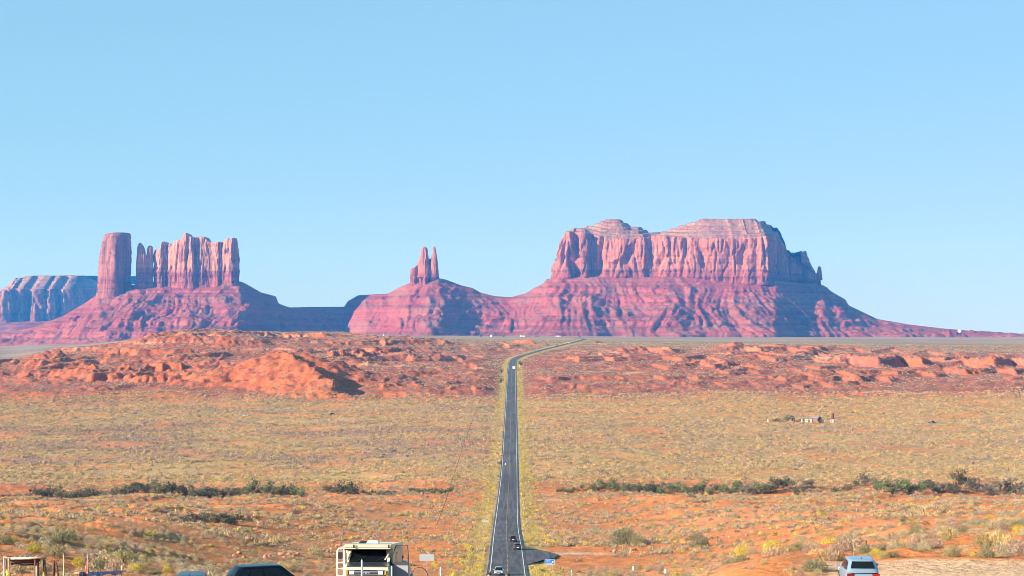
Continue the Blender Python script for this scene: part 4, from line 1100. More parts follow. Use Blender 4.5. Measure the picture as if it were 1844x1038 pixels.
P_LIGHT = paint('pale_silver_paint', (.45, .50, .52), .4)

def loft(sections, mat, name, parent, smooth=True, close=True):
    n = len(sections[0]); V = np.array(sections, float).reshape(-1, 3)
    f = [tuple(q) for q in grid_faces(len(sections), n, close)]
    if close: f.append(tuple(range(n))[::-1]); f.append(tuple((len(sections) - 1) * n + i for i in range(n)))
    m = MB(); m.v = [tuple(v) for v in V]; m.f = f
    return m.build(name, mat, parent, smooth)

def make_car(name, label, cat, mat, L=4.45, W=1.84, Hh=1.62, kind='suv', lit=True, group=None, simple_=False):
    """local axes: +y is the front, z up, origin on the ground"""
    root = thing(name, label, cat, group=group)
    hw = W / 2; yr, yf = -L / 2, L / 2
    belt = .60 * Hh
    # lower body
    st = [(yr, .40, .58 * belt, .80), (yr + .05, .28, belt * .90, .93), (yr + .22, .24, belt, .985), (yr + .9, .22, belt * 1.0, 1.0), (-.1, .20, belt * .985, 1.0), (yf - 1.25, .20, belt * .96, .99), (yf - .75, .22, belt * .91, .97), (yf - .22, .26, belt * .82, .93), (yf - .05, .30, belt * .70, .86), (yf, .40, belt * .55, .76)]
    secs = []
    for y, zl, zt, k in st:
        w = hw * k
        ring = [(-w * .90, zl), (-w * .99, zl + .12), (-w, (zl + zt) * .52), (-w * .985, zt - .14), (-w * .93, zt - .03), (-w * .80, zt), (0, zt + .035), (w * .80, zt), (w * .93, zt - .03), (w * .985, zt - .14), (w, (zl + zt) * .52), (w * .99, zl + .12), (w * .90, zl), (0, zl)]
        secs.append([(x, y, z) for x, z in ring])
    def soft(o_): sb_ = o_.modifiers.new('soft', 'SUBSURF'); sb_.levels = 1; sb_.render_levels = 1
    soft(loft(secs, mat, 'body', root))
    # greenhouse
    if kind == 'sedan': g0, g1, r0, r1 = yr + .45, yf - 1.10, yr + 1.25, yf - 1.95
    elif kind == 'pickup': g0, g1, r0, r1 = -.55, yf - 1.15, -.40, yf - 1.80
    else: g0, g1, r0, r1 = yr + .10, yf - 1.15, yr + .62, yf - 1.95
    def gp(side, u, t_, off=0.0):
        """side 0 right, 1 front, 2 left, 3 rear; u along, t_ up"""
        e = t_ ** 1.15
        wb = lerp(hw * .93, hw * .70, e); y0 = lerp(g0, r0, t_ ** .9); y1 = lerp(g1, r1, t_ ** .95); z = lerp(belt - .02, Hh - .055, t_)
        bul = 4 * u * (1 - u)
        if side == 0: return (wb + .02 * bul + off, lerp(y0, y1, u), z)
        if side == 2: return (-wb - .02 * bul - off, lerp(y0, y1, u), z)
        if side == 1: return (lerp(-wb, wb, u), y1 + .10 * bul + off, z + off * .3)
        return (lerp(-wb, wb, u), y0 - .07 * bul - off, z + off * .3)
    lv = [0, .15, .35, .55, .75, .9, 1.0]; secs = []
    for t_ in lv:
        ring = []
        for sd, us in ((0, [.0, .15, .3, .5, .7, .85]), (1, [1, .8, .6, .4, .2]), (2, [1, .85, .7, .5, .3, .15]), (3, [0, .2, .4, .6, .8])): ring += [gp(sd, u, t_) for u in us]
        secs.append(ring)
    last = secs[-1]; cy = (r0 + r1) / 2
    secs.append([(x * .93, cy + (y - cy) * .95, Hh - .02) for x, y, z in last]); secs.append([(x * .6, cy + (y - cy) * .7, Hh) for x, y, z in last]); 
    m = MB(); m.v = [tuple(v) for v in np.array(secs).reshape(-1, 3)]; m.f = [tuple(q) for q in grid_faces(len(secs), len(secs[0]), True)] + [tuple((len(secs) - 1) * len(secs[0]) + i for i in range(len(secs[0])))]
    soft(m.build('roof', mat, root, True))
    def win(nm, sd, u0, u1, t0, t1, skew=0.0, skew2=0.0):
        m = MB(); nu, nt = 6, 4; pts = []
        for j in range(nt + 1):
            tt = lerp(t0, t1, j / nt)
            a = u0 + skew * (j / nt); b = u1 + skew2 * (j / nt)
            for i in range(nu + 1): pts.append(gp(sd, lerp(a, b, i / nu), tt, .012))
        m.poly(pts, [tuple(int(v) for v in q) for q in grid_faces(nt + 1, nu + 1)]); return m.build(nm, M_GLASS, root, True)
    win('windscreen', 1, .05, .95, .10, .93)
    win('rear_window', 3, .10, .90, .34 if kind != 'sedan' else .12, .90)
    for sd in (0, 2):
        if kind == 'pickup': win('side_window', sd, .10, .90, .16, .84, .03, -.05)
        else:
            win('side_window', sd, .52, .93, .16, .86, .0, -.06); win('side_window', sd, .24, .49, .16, .86, .02, .0); win('quarter_window', sd, .06, .21, .20, .80, .06, .02)
    # wheels
    for wy in (yr + .82, yf - .85):
        for sx in (-1, 1):
            m = MB(); n = 20; x0, x1 = sx * (hw - .22), sx * (hw + .005)
            m.tube([(x0, wy, .335), (x1, wy, .335)], .335, n); w_ = m.build('wheel', M_TYRE, root, True)
            m = MB(); m.tube([(x1 - sx * .02, wy, .335), (x1 + sx * .012, wy, .335)], .215, 14); m.build('rim', M_RIM, w_)
    for sx in (-1, 1):
        m = MB(); m.box((sx * (hw + .10), g1 - .42, belt + .10), (.11, .06, .075)); m.build('wing_mirror', mat if kind != 'x' else M_BLACK, root, bevel=.02)
        m = MB(); m.box((sx * hw * .72, yr + .055, belt * .86), (.19, .055, .075), rz=-sx * .25); m.build('taillight', M_RED, root, bevel=.015)
        m = MB(); m.box((sx * hw * .70, yf - .10, belt * .70), (.19, .07, .075), rz=sx * .30); m.build('headlight', M_LAMP, root, bevel=.015)
    m = MB(); m.box((0, yf + .005, belt * .52), (.42, .03, .11)); m.build('grille', M_BLACK, root)
    m = MB(); m.box((0, yf + .02, .36), (hw * .78, .05, .10)); m.build('front_bumper', M_BLACK, root, bevel=.02)
    m = MB(); m.box((0, yr - .02, .42), (hw * .80, .05, .12)); m.build('rear_bumper', M_BLACK, root, bevel=.02)
    m = MB(); m.box((0, yr - .025, belt * .62), (.26, .012, .07)); m.build('number_plate', M_PLATE, root)
    m = MB(); m.box((0, yf + .052, .44), (.26, .008, .065)); m.build('number_plate', M_PLATE, root)
    m = MB(); m.poly([(0, r0 + .35, Hh - .01), (.025, r0 + .30, Hh), (-.025, r0 + .30, Hh), (0, r0 + .24, Hh + .09)], [(0, 1, 3), (0, 3, 2), (1, 2, 3)]); m.build('roof_aerial', M_BLACK, root)
    if kind == 'pickup':
        m = MB(); m.box((0, (yr - .5) / 2 + .0, belt + .01), (hw * .74, (-.6 - yr) / 2 - .12, .012)); m.build('load_bed', M_BLACK, root)
    return root
def place(root, x, y, heading, z=None, pitch=0.0, s=1.0):
    """heading: degrees, 0 faces away from the camera, positive turns to the left"""
    root.location = (x, y, gz(x, y) if z is None else z); root.rotation_euler = (pitch, 0, R(heading)); root.scale = (s, s, s)
def on_road(root, off, y, heading, s=1.0):
    z = float(road_z(y)); sl = (float(road_z(y + 2)) - float(road_z(y - 2))) / 4
    place(root, float(road_x(y)) + off, y, heading, z + .0, math.atan(sl) * (1 if abs(heading) < 90 else -1), s)

# ---- cars
M_GREYP = simple('olive_pole', (.30, .28, .16), .7)
c = make_car('parked_car', 'silver hatchback seen from behind, parked on the pale sand at right', 'car', P_SILVER, 4.35, 1.82, 1.60)
place(c, pxX(1556, 104), 106, -3, ZY(1001, 106) - 1.60)
m = MB(); m.tube([(0, 0, 0), (.02, 0, 4.6)], .018, 8, .012); o = m.build('marker_pole', M_GREYP, None); o['label'] = 'tall thin pole standing behind the silver car'; o['category'] = 'pole'
o.location = (pxX(1535, 124), 124, ZY(960, 124) - 4.6)
c = make_car('parked_car', 'dark blue estate SUV seen side-on from behind, parked left of the camper', 'car', P_NAVY, 4.75, 1.88, 1.66)
place(c, pxX(487, 105), 105, -66, ZY(1016, 105) - 1.66)
c = make_car('parked_car', 'low dark car at the bottom edge whose pale-rimmed roof alone shows', 'car', P_STEEL, 4.6, 1.82, 1.55)
place(c, pxX(348, 98), 98, 3, ZY(1029.5, 98) - 1.55)
c = make_car('suv', 'pale silver SUV driving towards the camera in the left lane', 'car', P_LIGHT, 4.5, 1.9, 1.70); on_road(c, -1.75, 414, 180)
c = make_car('suv', 'dark grey car beside the turn-out, nearer of two driving away', 'car', P_GREY, 4.5, 1.9, 1.60); on_road(c, 2.55, 506, 4, 1.02)
c = make_car('suv', 'dark red-tailed car just ahead of the dark grey car in the right lane', 'car', P_MAROON, 4.5, 1.9, 1.60); on_road(c, 1.75, 545, 0)
c = make_car('suv', 'white car far off on the bend where the road climbs to the plain', 'car', P_WHITE, 4.5, 1.9, 1.7); on_road(c, 1.8, 2805, -12, 1.2)
c = make_car('suv', 'dark car far off on the bend, ahead of the camera side of the white car', 'car', P_GREY, 4.5, 1.9, 1.6); on_road(c, -1.8, 2700, 165, 1.2)
c = make_car('suv', 'white car standing alone in the scrub of the left plain', 'car', P_WHITE, 4.7, 1.9, 1.6); x = pxX(442, 1420); place(c, x, 1420, 90)
c = make_car('suv', 'dark car standing alone in the scrub between the white car and the road', 'car', P_GREY, 4.7, 1.9, 1.6, 'sedan'); x = pxX(598, 1420); place(c, x, 1420, 80)
c = make_car('pickup_truck', 'dark pickup truck standing alone on the plain right of the homestead', 'pickup', P_GREY, 5.2, 1.95, 1.75, 'pickup'); x = pxX(1678, 1345); place(c, x, 1345, -85)

# ---- white box van on the road
r_ = thing('box_van', 'white box van driving away up the straight road', 'van')
m = MB(); m.box((0, -.8, 1.75), (1.12, 2.5, 1.15)); m.build('cargo_box', M_WHITE, r_, bevel=.04)
m = MB(); m.prism([(1.75, .5), (3.3, .5), (3.3, 1.15), (2.9, 1.25), (2.45, 2.15), (1.75, 2.2)], 0, -.98, .98); m.build('cab', P_WHITE, r_, bevel=.03)
m = MB(); m.box((0, -.8, .5), (.45, 2.5, .1)); m.build('chassis', M_BLACK, r_)
for wy in (-2.2, 2.4):
    for sx in (-1, 1): m = MB(); m.tube([(sx * .75, wy, .42), (sx * 1.02, wy, .42)], .42, 16); m.build('wheel', M_TYRE, r_)
for sx in (-1, 1): m = MB(); m.box((sx * .9, -3.33, .85), (.1, .03, .1)); m.build('taillight', M_RED, r_)
on_road(r_, 1.8, 1995, 0)

# ---- camper van, seen from the front
M_CREAM = simple('cream_van_paint', (.70, .60, .42), .4, 0, .4, .06, 2.0); M_CHAR = paint('charcoal_bonnet_paint', (.045, .055, .07), .2); M_STRIPE = simple('grey_stripe_paint', (.22, .24, .27), .5)
M_DOORG = simple('grey_door_paint', (.20, .22, .25), .45); M_INT = simple('dark_interior', (.03, .025, .022), .9); M_GLASS2 = NT('thin_window_glass'); t = M_GLASS2
t.color((.03, .04, .04)); t.b.inputs['Roughness'].default_value = .05; t.b.inputs['Alpha'].default_value = .22; M_GLASS2 = t.m
cv = thing('camper_van', 'cream high-roofed camper van facing the camera with dark bonnet and open driver door', 'camper van')
W2 = 1.02
def cb(nm, c_, h_, mat, par=None, rz=0, bev=.02, top=(1, 1)): m = MB(); m.box(c_, h_, rz, top); return m.build(nm, mat, par or cv, bevel=bev)
# front of the van points to -y (towards the camera)
m = MB(); m.prism([(-2.62, .45), (-2.68, .70), (-2.62, 1.02), (-2.35, 1.20), (-1.85, 1.30), (-1.85, .45)], 0, -W2, W2); m.build('nose', M_CREAM, cv, bevel=.05)
m = MB(); m.poly([(-W2 * .9, -2.50, 1.165), (W2 * .9, -2.50, 1.165), (W2 * .93, -1.80, 1.345), (-W2 * .93, -1.80, 1.345), (-W2 * .9, -2.50, 1.10), (W2 * .9, -2.50, 1.10), (W2 * .93, -1.80, 1.25), (-W2 * .93, -1.80, 1.25)], [(0, 1, 2, 3), (4, 7, 6, 5), (0, 4, 5, 1), (1, 5, 6, 2), (2, 6, 7, 3), (3, 7, 4, 0)]); m.build('bonnet', M_CHAR, cv)
m = MB(); m.box((0, 1.2, 1.15), (1.08, 2.6, .82)); m.build('living_body', M_CREAM, cv, bevel=.06)
# cab: pillars, windscreen, dash and interior in front of the living body
for sx in (-1, 1):
    m = MB(); m.tube([(sx * W2 * .90, -1.86, 1.30), (sx * W2 * .82, -1.40, 1.88)], .055, 8); m.build('windscreen_pillar', M_CREAM, cv)
m = MB(); m.poly([(-W2 * .88, -1.87, 1.33), (W2 * .88, -1.87, 1.33), (W2 * .81, -1.42, 1.87), (-W2 * .81, -1.42, 1.87)], [(0, 1, 2, 3)]); m.build('windscreen', M_GLASS, cv)
cb('dashboard', (0, -1.62, 1.28), (.84, .14, .06), M_BLACK)
m = MB()
for k in range(20):
    a = k / 20 * 2 * math.pi; 
m.tube([(.45 + .19 * math.cos(k / 16 * 2 * math.pi), -1.50 + .06 * math.sin(k / 16 * 2 * math.pi), 1.48 + .17 * math.sin(k / 16 * 2 * math.pi)) for k in range(17)], .014, 6); m.build('steering_wheel', M_BLACK, cv)
m = MB(); m.tube([(-.55, -1.885, 1.36), (-.10, -1.72, 1.60)], .012, 5); m.tube([(.35, -1.885, 1.36), (.80, -1.74, 1.58)], .012, 5); m.build('windscreen_wiper', M_BLACK, cv)
# overcab roof
m = MB(); m.prism([(-2.15, 1.91), (-2.26, 1.95), (-2.26, 2.07), (-1.9, 2.14), (3.7, 2.14), (3.75, 1.98), (-1.15, 1.90), (-1.35, 1.87)], 0, -1.12, 1.12); m.build('overcab_roof', M_CREAM, cv, bevel=.05)
cb('roof_underside', (0, -1.72, 1.885), (1.06, .36, .012), M_INT, bev=0)
for sx in (-.62, .98): cb('awning_bracket', (sx, -2.29, 2.04), (.04, .03, .08), M_BLACK)
m = MB(); m.tube([(-1.12, -2.24, 2.16), (1.12, -2.24, 2.16)], .025, 8); m.build('awning_rail', M_CHROME, cv)
m = MB(); m.box((.12, -.9, 2.21), (.30, .30, .08), top=(.8, .8)); m.build('roof_vent', M_WHITE, cv, bevel=.03)
m = MB(); m.box((-.35, -.1, 2.19), (.28, .28, .06), top=(.7, .7)); m.build('roof_hatch', M_BLACK, cv, bevel=.03)
cb('grille', (0, -2.685, .86), (.92, .02, .13), M_BLACK)
for z_ in (.80, .86, .92): cb('grille_bar', (0, -2.708, z_), (.60, .006, .010), M_STRIPE, bev=0)
# maker's bow-tie shaped badge
m = MB(); m.prism([(-.16, .83), (-.05, .85), (-.05, .82), (.05, .82), (.05, .85), (.16, .83), (.16, .90), (.05, .88), (.05, .91), (-.05, .91), (-.05, .88), (-.16, .90)], 1, -2.722, -2.712); m.build('badge', M_CHROME, cv)
for sx in (-1, 1):
    hl = cb('headlight', (sx * .66, -2.70, .87), (.13, .02, .10), M_LAMP); cb('lamp_surround', (sx * .66, -2.685, .87), (.16, .012, .125), M_CHROME, hl, bev=0)
    cb('indicator', (sx * .88, -2.69, .87), (.055, .025, .12), M_AMBER)
for k in (-1, 0, 1): cb('bumper_slot', (k * .40, -2.78, .60), (.16, .006, .02), M_BLACK, bev=0)
cb('front_bumper', (0, -2.74, .58), (1.0, .05, .10), M_CHROME)
cb('number_plate', (0, -2.80, .47), (.16, .006, .08), M_PLATE, bev=0)
for wy in (-1.75, 2.4):
    for sx in (-1, 1): m = MB(); m.tube([(sx * .72, wy, .37), (sx * .98, wy, .37)], .37, 18); w_ = m.build('wheel', M_TYRE, cv); m = MB(); m.tube([(sx * .97, wy, .37), (sx * 1.0, wy, .37)], .2, 12); m.build('rim', M_RIM, w_)
cb('awning_post', (-1.08, -1.75, 1.25), (.03, .03, .62), M_WHITE)
cb('side_window', (-1.09, .1, 1.5), (.015, .45, .24), M_GLASS); cb('side_window', (1.09, .6, 1.5), (.015, .45, .24), M_GLASS)
# near side mirror arm
m = MB(); m.tube([(-1.0, -1.8, 1.45), (-1.25, -1.95, 1.50), (-1.25, -1.95, 1.80), (-1.02, -1.75, 1.85)], .014, 6); ar = m.build('mirror_bracket', M_CHROME, cv); cb('wing_mirror', (-1.27, -1.97, 1.62), (.10, .03, .15), M_BLACK, ar)
# ladder on the left side of the picture, projecting beside the body
m = MB()
for dy in (0,):
    m.tube([(-1.46, -1.60, .2), (-1.46, -1.60, 1.86), (-1.41, -1.60, 1.93), (-1.12, -1.60, 1.95)], .026, 8)
m.tube([(-1.16, -1.60, .2), (-1.16, -1.60, 1.95)], .026, 8)
ld = m.build('ladder', M_WHITE, cv, smooth=True)
for z_ in (.40, .70, 1.0, 1.28): m = MB(); m.tube([(-1.46, -1.60, z_), (-1.16, -1.60, z_)], .02, 6); m.build('rung', M_WHITE, ld)
# open driver door: hinged at the right of the picture, swung out
dr = bpy.data.objects.new('open_door', None); COL.objects.link(dr); dr.parent = cv; dr.location = (1.0, -1.72, 0); dr.rotation_euler = (0, 0, R(-12))
def fr(nm, mat, boxes):
    m = MB()
    for c_, h_ in boxes: m.box(c_, h_)
    return m.build(nm, mat, dr, bevel=.01)
fr('door_panel', M_DOORG, [((.44, 0, .84), (.44, .035, .34))])
fr('door_trim', M_BLACK, [((.44, -.0, 1.26), (.44, .04, .08))])
m = MB(); m.tube([(.0, 0, 1.34), (.28, 0, 2.08), (.82, 0, 2.10), (.88, 0, 1.34)], .035, 8, cap=False); m.build('window_frame', M_CHAR, dr, True)
m = MB(); m.poly([(.03, 0, 1.34), (.86, 0, 1.34), (.80, 0, 2.08), (.29, 0, 2.06)], [(0, 1, 2, 3)]); m.build('window_pane', M_GLASS2, dr)
m = MB(); m.box((-.02, -.10, 1.42), (.035, .02, .10)); m.build('door_mirror', M_WHITE, dr, bevel=.01)
m = MB(); m.tube([(-.22, -.12, 1.42), (.12, -.02, 1.95)], .03, 6); m.build('quarter_window_bar', M_CREAM, dr)
VD = 91.0; place(cv, pxX(664.5, VD), VD + 2.3, -2, ZY(982, VD) - 2.12 - .19, -.085)

# ---- blue car with its door open behind the camper
c = make_car('parked_car', 'blue car standing half hidden behind the camper with its front door open', 'car', P_BLUE, 4.5, 1.8, 1.55); place(c, pxX(706, 101), 101.5, 178, ZY(1016, 101) - 1.55)
dm = MB(); dm.prism([(0, .35), (.95, .35), (1.0, .80), (.98, .98), (0, .98)], 1, -.03, .03); dm2 = dm.build('open_door', P_BLUE, c, bevel=.01); dm2.location = (-.93, .75, 0); dm2.rotation_euler = (0, 0, R(180 - 8)); 
m = MB(); m.tube([(.0, 0, .98), (.30, 0, 1.38), (.62, 0, 1.44), (.88, 0, 1.25), (.98, 0, .98)], .02, 6, cap=False); m.build('window_frame', M_BLACK, dm2)
m = MB(); m.box((.02, .10, 1.02), (.10, .05, .06)); m.build('wing_mirror', M_WHITE, dm2, bevel=.02)

# ---- motorcycle with rider
M_SKIN = simple('skin', (.50, .28, .19), .6); M_HAIRD = simple('dark_hair', (.02, .014, .012), .7); M_HAIRB = simple('brown_hair', (.07, .035, .018), .7)
def person(label, top, trousers, hair, pose='stand', loc=(0, 0, 0), rz=0.0, height=1.72, turn=0.0, long_hair=False):
    """one continuous body with hair and clothes as its children; faces +y before turning"""
    root = thing('person', label, 'person', loc, rz); s = height / 1.72
    sit = pose == 'ride'
    J = {}
    if not sit:
        pts = [('pel', (0, 0, .92), .135), ('wst', (0, 0, 1.08), .125), ('chs', (0, .01, 1.30), .155), ('nck', (0, 0, 1.46), .058), ('hd0', (0, .01, 1.54), .065), ('hd1', (0, .02, 1.62), .092), ('hd2', (0, .015, 1.68), .078)]
        for sx, k in ((-1, 'l'), (1, 'r')):
            pts += [('hip' + k, (sx * .09, 0, .88), .10), ('kne' + k, (sx * .11, .02, .49), .062), ('ank' + k, (sx * .12, 0, .09), .042), ('toe' + k, (sx * .13, .15, .04), .035),
                    ('sho' + k, (sx * .18, 0, 1.39), .062), ('elb' + k, (sx * .25, -.01, 1.12), .042), ('wri' + k, (sx * .26, .08, .88), .03), ('han' + k, (sx * .26, .12, .80), .035)]
    else:
        pts = [('pel', (0, -.1, .85), .135), ('wst', (0, -.05, 1.00), .13), ('chs', (0, .08, 1.22), .16), ('nck', (0, .14, 1.38), .058), ('hd0', (0, .17, 1.44), .065), ('hd1', (0, .18, 1.53), .10), ('hd2', (0, .18, 1.59), .085)]
        for sx, k in ((-1, 'l'), (1, 'r')):
            pts += [('hip' + k, (sx * .10, -.06, .82), .10), ('kne' + k, (sx * .24, .32, .72), .065), ('ank' + k, (sx * .22, .12, .32), .045), ('toe' + k, (sx * .22, .26, .28), .038),
                    ('sho' + k, (sx * .19, .08, 1.30), .062), ('elb' + k, (sx * .30, .22, 1.08), .045), ('wri' + k, (sx * .32, .46, 1.04), .032), ('han' + k, (sx * .32, .53, 1.05), .035)]
    nm = [p[0] for p in pts]; ix = {n_: i for i, n_ in enumerate(nm)}
    E = [('pel', 'wst'), ('wst', 'chs'), ('chs', 'nck'), ('nck', 'hd0'), ('hd0', 'hd1'), ('hd1', 'hd2')]
    for k in 'lr': E += [('pel', 'hip' + k), ('hip' + k, 'kne' + k), ('kne' + k, 'ank' + k), ('ank' + k, 'toe' + k), ('chs', 'sho' + k), ('sho' + k, 'elb' + k), ('elb' + k, 'wri' + k), ('wri' + k, 'han' + k)]
    V = [tuple(c_ * s for c_ in p[1]) for p in pts]; rad = [p[2] * s for p in pts]; ED = [(ix[a], ix[b]) for a, b in E]
    for k, sx in (('l', -1), ('r', 1)):
        hp = Vector(V[ix['han' + k]]); wp = Vector(V[ix['wri' + k]]); d_ = (hp - wp).normalized()
        for q in range(5):
            off = Vector((0, 0, 0)); spread = (q - 1.5) * .018
            side = Vector((0, 1, 0)) if not sit else Vector((0, 0, 1)); side = (side - d_ * side.dot(d_)).normalized()
            if q == 4: a_ = hp + side * .04 - d_ * .01; b_ = a_ + (d_ + side * .6) * .03
            else: a_ = hp + side * spread + d_ * .045; b_ = a_ + d_ * (.035 + .008 * (q in (1, 2)))
            i0 = len(V); V += [tuple(a_), tuple(b_)]; rad += [.0095 * s, .008 * s]; ED += [(ix['han' + k], i0), (i0, i0 + 1)]
    me = bpy.data.meshes.new('body'); me.from_pydata(V, ED, []); ob_ = bpy.data.objects.new('body', me); COL.objects.link(ob_); ob_.parent = root
    sk = ob_.modifiers.new('skin', 'SKIN'); sk.use_smooth_shade = True
    for i, r__ in enumerate(rad): me.skin_vertices[0].data[i].radius = (r__, r__)
    me.skin_vertices[0].data[0].use_root = True
    ss = ob_.modifiers.new('sub', 'SUBSURF'); ss.levels = 2; ss.render_levels = 2
    me.materials.append(M_SKIN)
    hx, hy, hz = V[ix['hd1']]
    # face
    for sx in (-1, 1):
        m = MB(); m.box((hx + sx * .032, hy + .088, hz + .012), (.012, .006, .006)); m.build('eye', M_BLACK, root)
        m = MB(); m.tube([(hx + sx * .078, hy, hz + .02), (hx + sx * .088, hy - .01, hz - .03)], .016, 6); m.build('ear', M_SKIN, root)
    m = MB(); m.tube([(hx, hy + .085, hz + .01), (hx, hy + .108, hz - .025)], .011, 6, .014); m.build('nose', M_SKIN, root)
    m = MB(); m.box((hx, hy + .086, hz - .055), (.024, .005, .005)); m.build('mouth', M_RED, root)
    # hair: an open shell over the crown and the nape
    def shell(nm_, mat, rx, ry, rz_, z0, c_, zmin):
        m = MB(); nu, nv = 20, 9
        for j in range(nv):
            ph = math.pi * .5 * (1 - j / (nv - 1)) if zmin is None else lerp(math.pi / 2, zmin, j / (nv - 1))
            for i in range(nu):
                th = 2 * math.pi * i / nu; k_ = 1.0
                fz = ph if math.sin(th) < .25 else max(ph, .28)
                m.v.append((c_[0] + rx * math.cos(th) * math.cos(fz), c_[1] + ry * math.sin(th) * math.cos(fz), c_[2] + rz_ * math.sin(fz)))
        m.f = [tuple(int(v) for v in q) for q in grid_faces(nv, nu, True)]
        return m.build(nm_, mat, root, True)
    if sit: shell('helmet', M_BLACK, .135, .15, .15, 0, (hx, hy, hz + .02), -.6)
    else: shell('hair', hair, .098, .112, .115, 0, (hx, hy - .008, hz + .012), -1.0 if long_hair else -.5)
    # clothes: slightly larger shells grown over the same joints
    def cloth(nm_, mat, joints, edges, grow):
        vv = [V[ix[j]] for j in joints]; ii = {j: n_ for n_, j in enumerate(joints)}
        me2 = bpy.data.meshes.new(nm_); me2.from_pydata(vv, [(ii[a], ii[b]) for a, b in edges], []); o2 = bpy.data.objects.new(nm_, me2); COL.objects.link(o2); o2.parent = root
        sk2 = o2.modifiers.new('skin', 'SKIN'); sk2.use_smooth_shade = True
        for n_, j in enumerate(joints): rr = rad[ix[j]] + grow; me2.skin_vertices[0].data[n_].radius = (rr, rr)
        me2.skin_vertices[0].data[0].use_root = True
        s2 = o2.modifiers.new('sub', 'SUBSURF'); s2.levels = 2; s2.render_levels = 2; me2.materials.append(mat)
    cloth('jacket', top, ['chs', 'wst', 'pel', 'shol', 'elbl', 'wril', 'shor', 'elbr', 'wrir'], [('chs', 'wst'), ('wst', 'pel'), ('chs', 'shol'), ('shol', 'elbl'), ('elbl', 'wril'), ('chs', 'shor'), ('shor', 'elbr'), ('elbr', 'wrir')], .016)
    cloth('trousers', trousers, ['pel', 'hipl', 'knel', 'ankl', 'hipr', 'kner', 'ankr'], [('pel', 'hipl'), ('hipl', 'knel'), ('knel', 'ankl'), ('pel', 'hipr'), ('hipr', 'kner'), ('kner', 'ankr')], .014)
    for k in 'lr':
        a_ = Vector(V[ix['ank' + k]]); b_ = Vector(V[ix['toe' + k]])
        m = MB(); m.tube([a_ + Vector((0, -.04, -.05)), a_ + Vector((0, .02, -.045)), b_], .045 * s, 8, .04 * s); m.build('shoe', M_BLACK, root, True)
    root.scale = (1, 1, 1)
    return root
C_RED = simple('red_cloth', (.62, .02, .03), .9, var=.1); C_NAVY = simple('navy_cloth', (.02, .03, .07), .9); C_DENIM = simple('denim_cloth', (.05, .09, .18), .9); C_PINK = simple('pink_cloth', (.55, .12, .14), .9); C_BLACK = simple('black_cloth', (.015, .015, .018), .9); C_TEAL = simple('turquoise_cloth', (.02, .45, .42), .8); C_TANC = simple('tan_cloth', (.40, .28, .17), .9)
mc = thing('motorcycle', 'motorcycle with luggage ridden in the left lane of the road', 'motorcycle')
for wy in (-.72, .78):
    m = MB()
    m.tube([(0, wy + .27 * math.cos(a * math.pi / 10), .32 + .27 * math.sin(a * math.pi / 10)) for a in range(21)], .055, 8, cap=False); w_ = m.build('wheel', M_TYRE, mc, True)
    m = MB(); m.tube([(-.03, wy, .32), (.03, wy, .32)], .2, 14); m.build('rim', M_RIM, w_)
m = MB(); m.box((0, -.02, .52), (.15, .28, .20)); m.build('engine', M_RIM, mc, bevel=.04)
m = MB(); m.prism([(-.05, .74), (.40, .78), (.48, .90), (.30, 1.0), (.02, .92)], 0, -.15, .15); m.build('fuel_tank', P_MAROON, mc, bevel=.05)
m = MB(); m.prism([(-.85, .80), (-.05, .74), (-.02, .84), (-.85, .92)], 0, -.13, .13); m.build('seat', M_BLACK, mc, bevel=.04)
m = MB()
for sx in (-1, 1): m.tube([(sx * .09, .78, .32), (sx * .09, .52, 1.02)], .028, 8)
m.build('fork', M_CHROME, mc)
m = MB(); m.tube([(-.36, .42, 1.06), (-.1, .52, 1.02), (.1, .52, 1.02), (.36, .42, 1.06)], .016, 6); m.build('handlebar', M_CHROME, mc)
m = MB(); m.prism([(.50, .95), (.66, 1.0), (.52, 1.38), (.46, 1.36)], 0, -.2, .2); m.build('windshield', M_WHITE, mc, bevel=.02)
m = MB(); m.tube([(0, .62, .90), (0, .72, .90)], .10, 12); m.build('headlight', M_LAMP, mc)
for sx in (-1, 1): m = MB(); m.box((sx * .28, -.62, .62), (.10, .26, .17)); m.build('pannier', P_LIGHT, mc, bevel=.03)
on_road(mc, -2.1, 1008, 180)
rp = person('motorcyclist in black jacket and helmet riding the motorcycle', C_BLACK, C_DENIM, M_HAIRD, 'ride'); on_road(rp, -2.1, 1008, 180); 

# ---- people at the bottom edge and behind the open camper door
def pz(px, py, d, h): return (pxX(px, d), d, float(ZY(py, d)) - h)
person('dark-haired person in a red jacket at the bottom edge, left of the oncoming SUV', C_RED, C_DENIM, M_HAIRD, 'stand', pz(881, 1029.5, 84, 1.78), R(200), 1.72)
person('person with brown hair at the bottom edge on the centre line of the road', C_NAVY, C_DENIM, M_HAIRB, 'stand', pz(914.5, 1031, 82, 1.78), R(110), 1.72, long_hair=True)
person('person in a pink top seen through the window of the open camper door', C_PINK, C_DENIM, M_HAIRD, 'stand', pz(724, 998, 97.0, 1.78), R(40), 1.72)
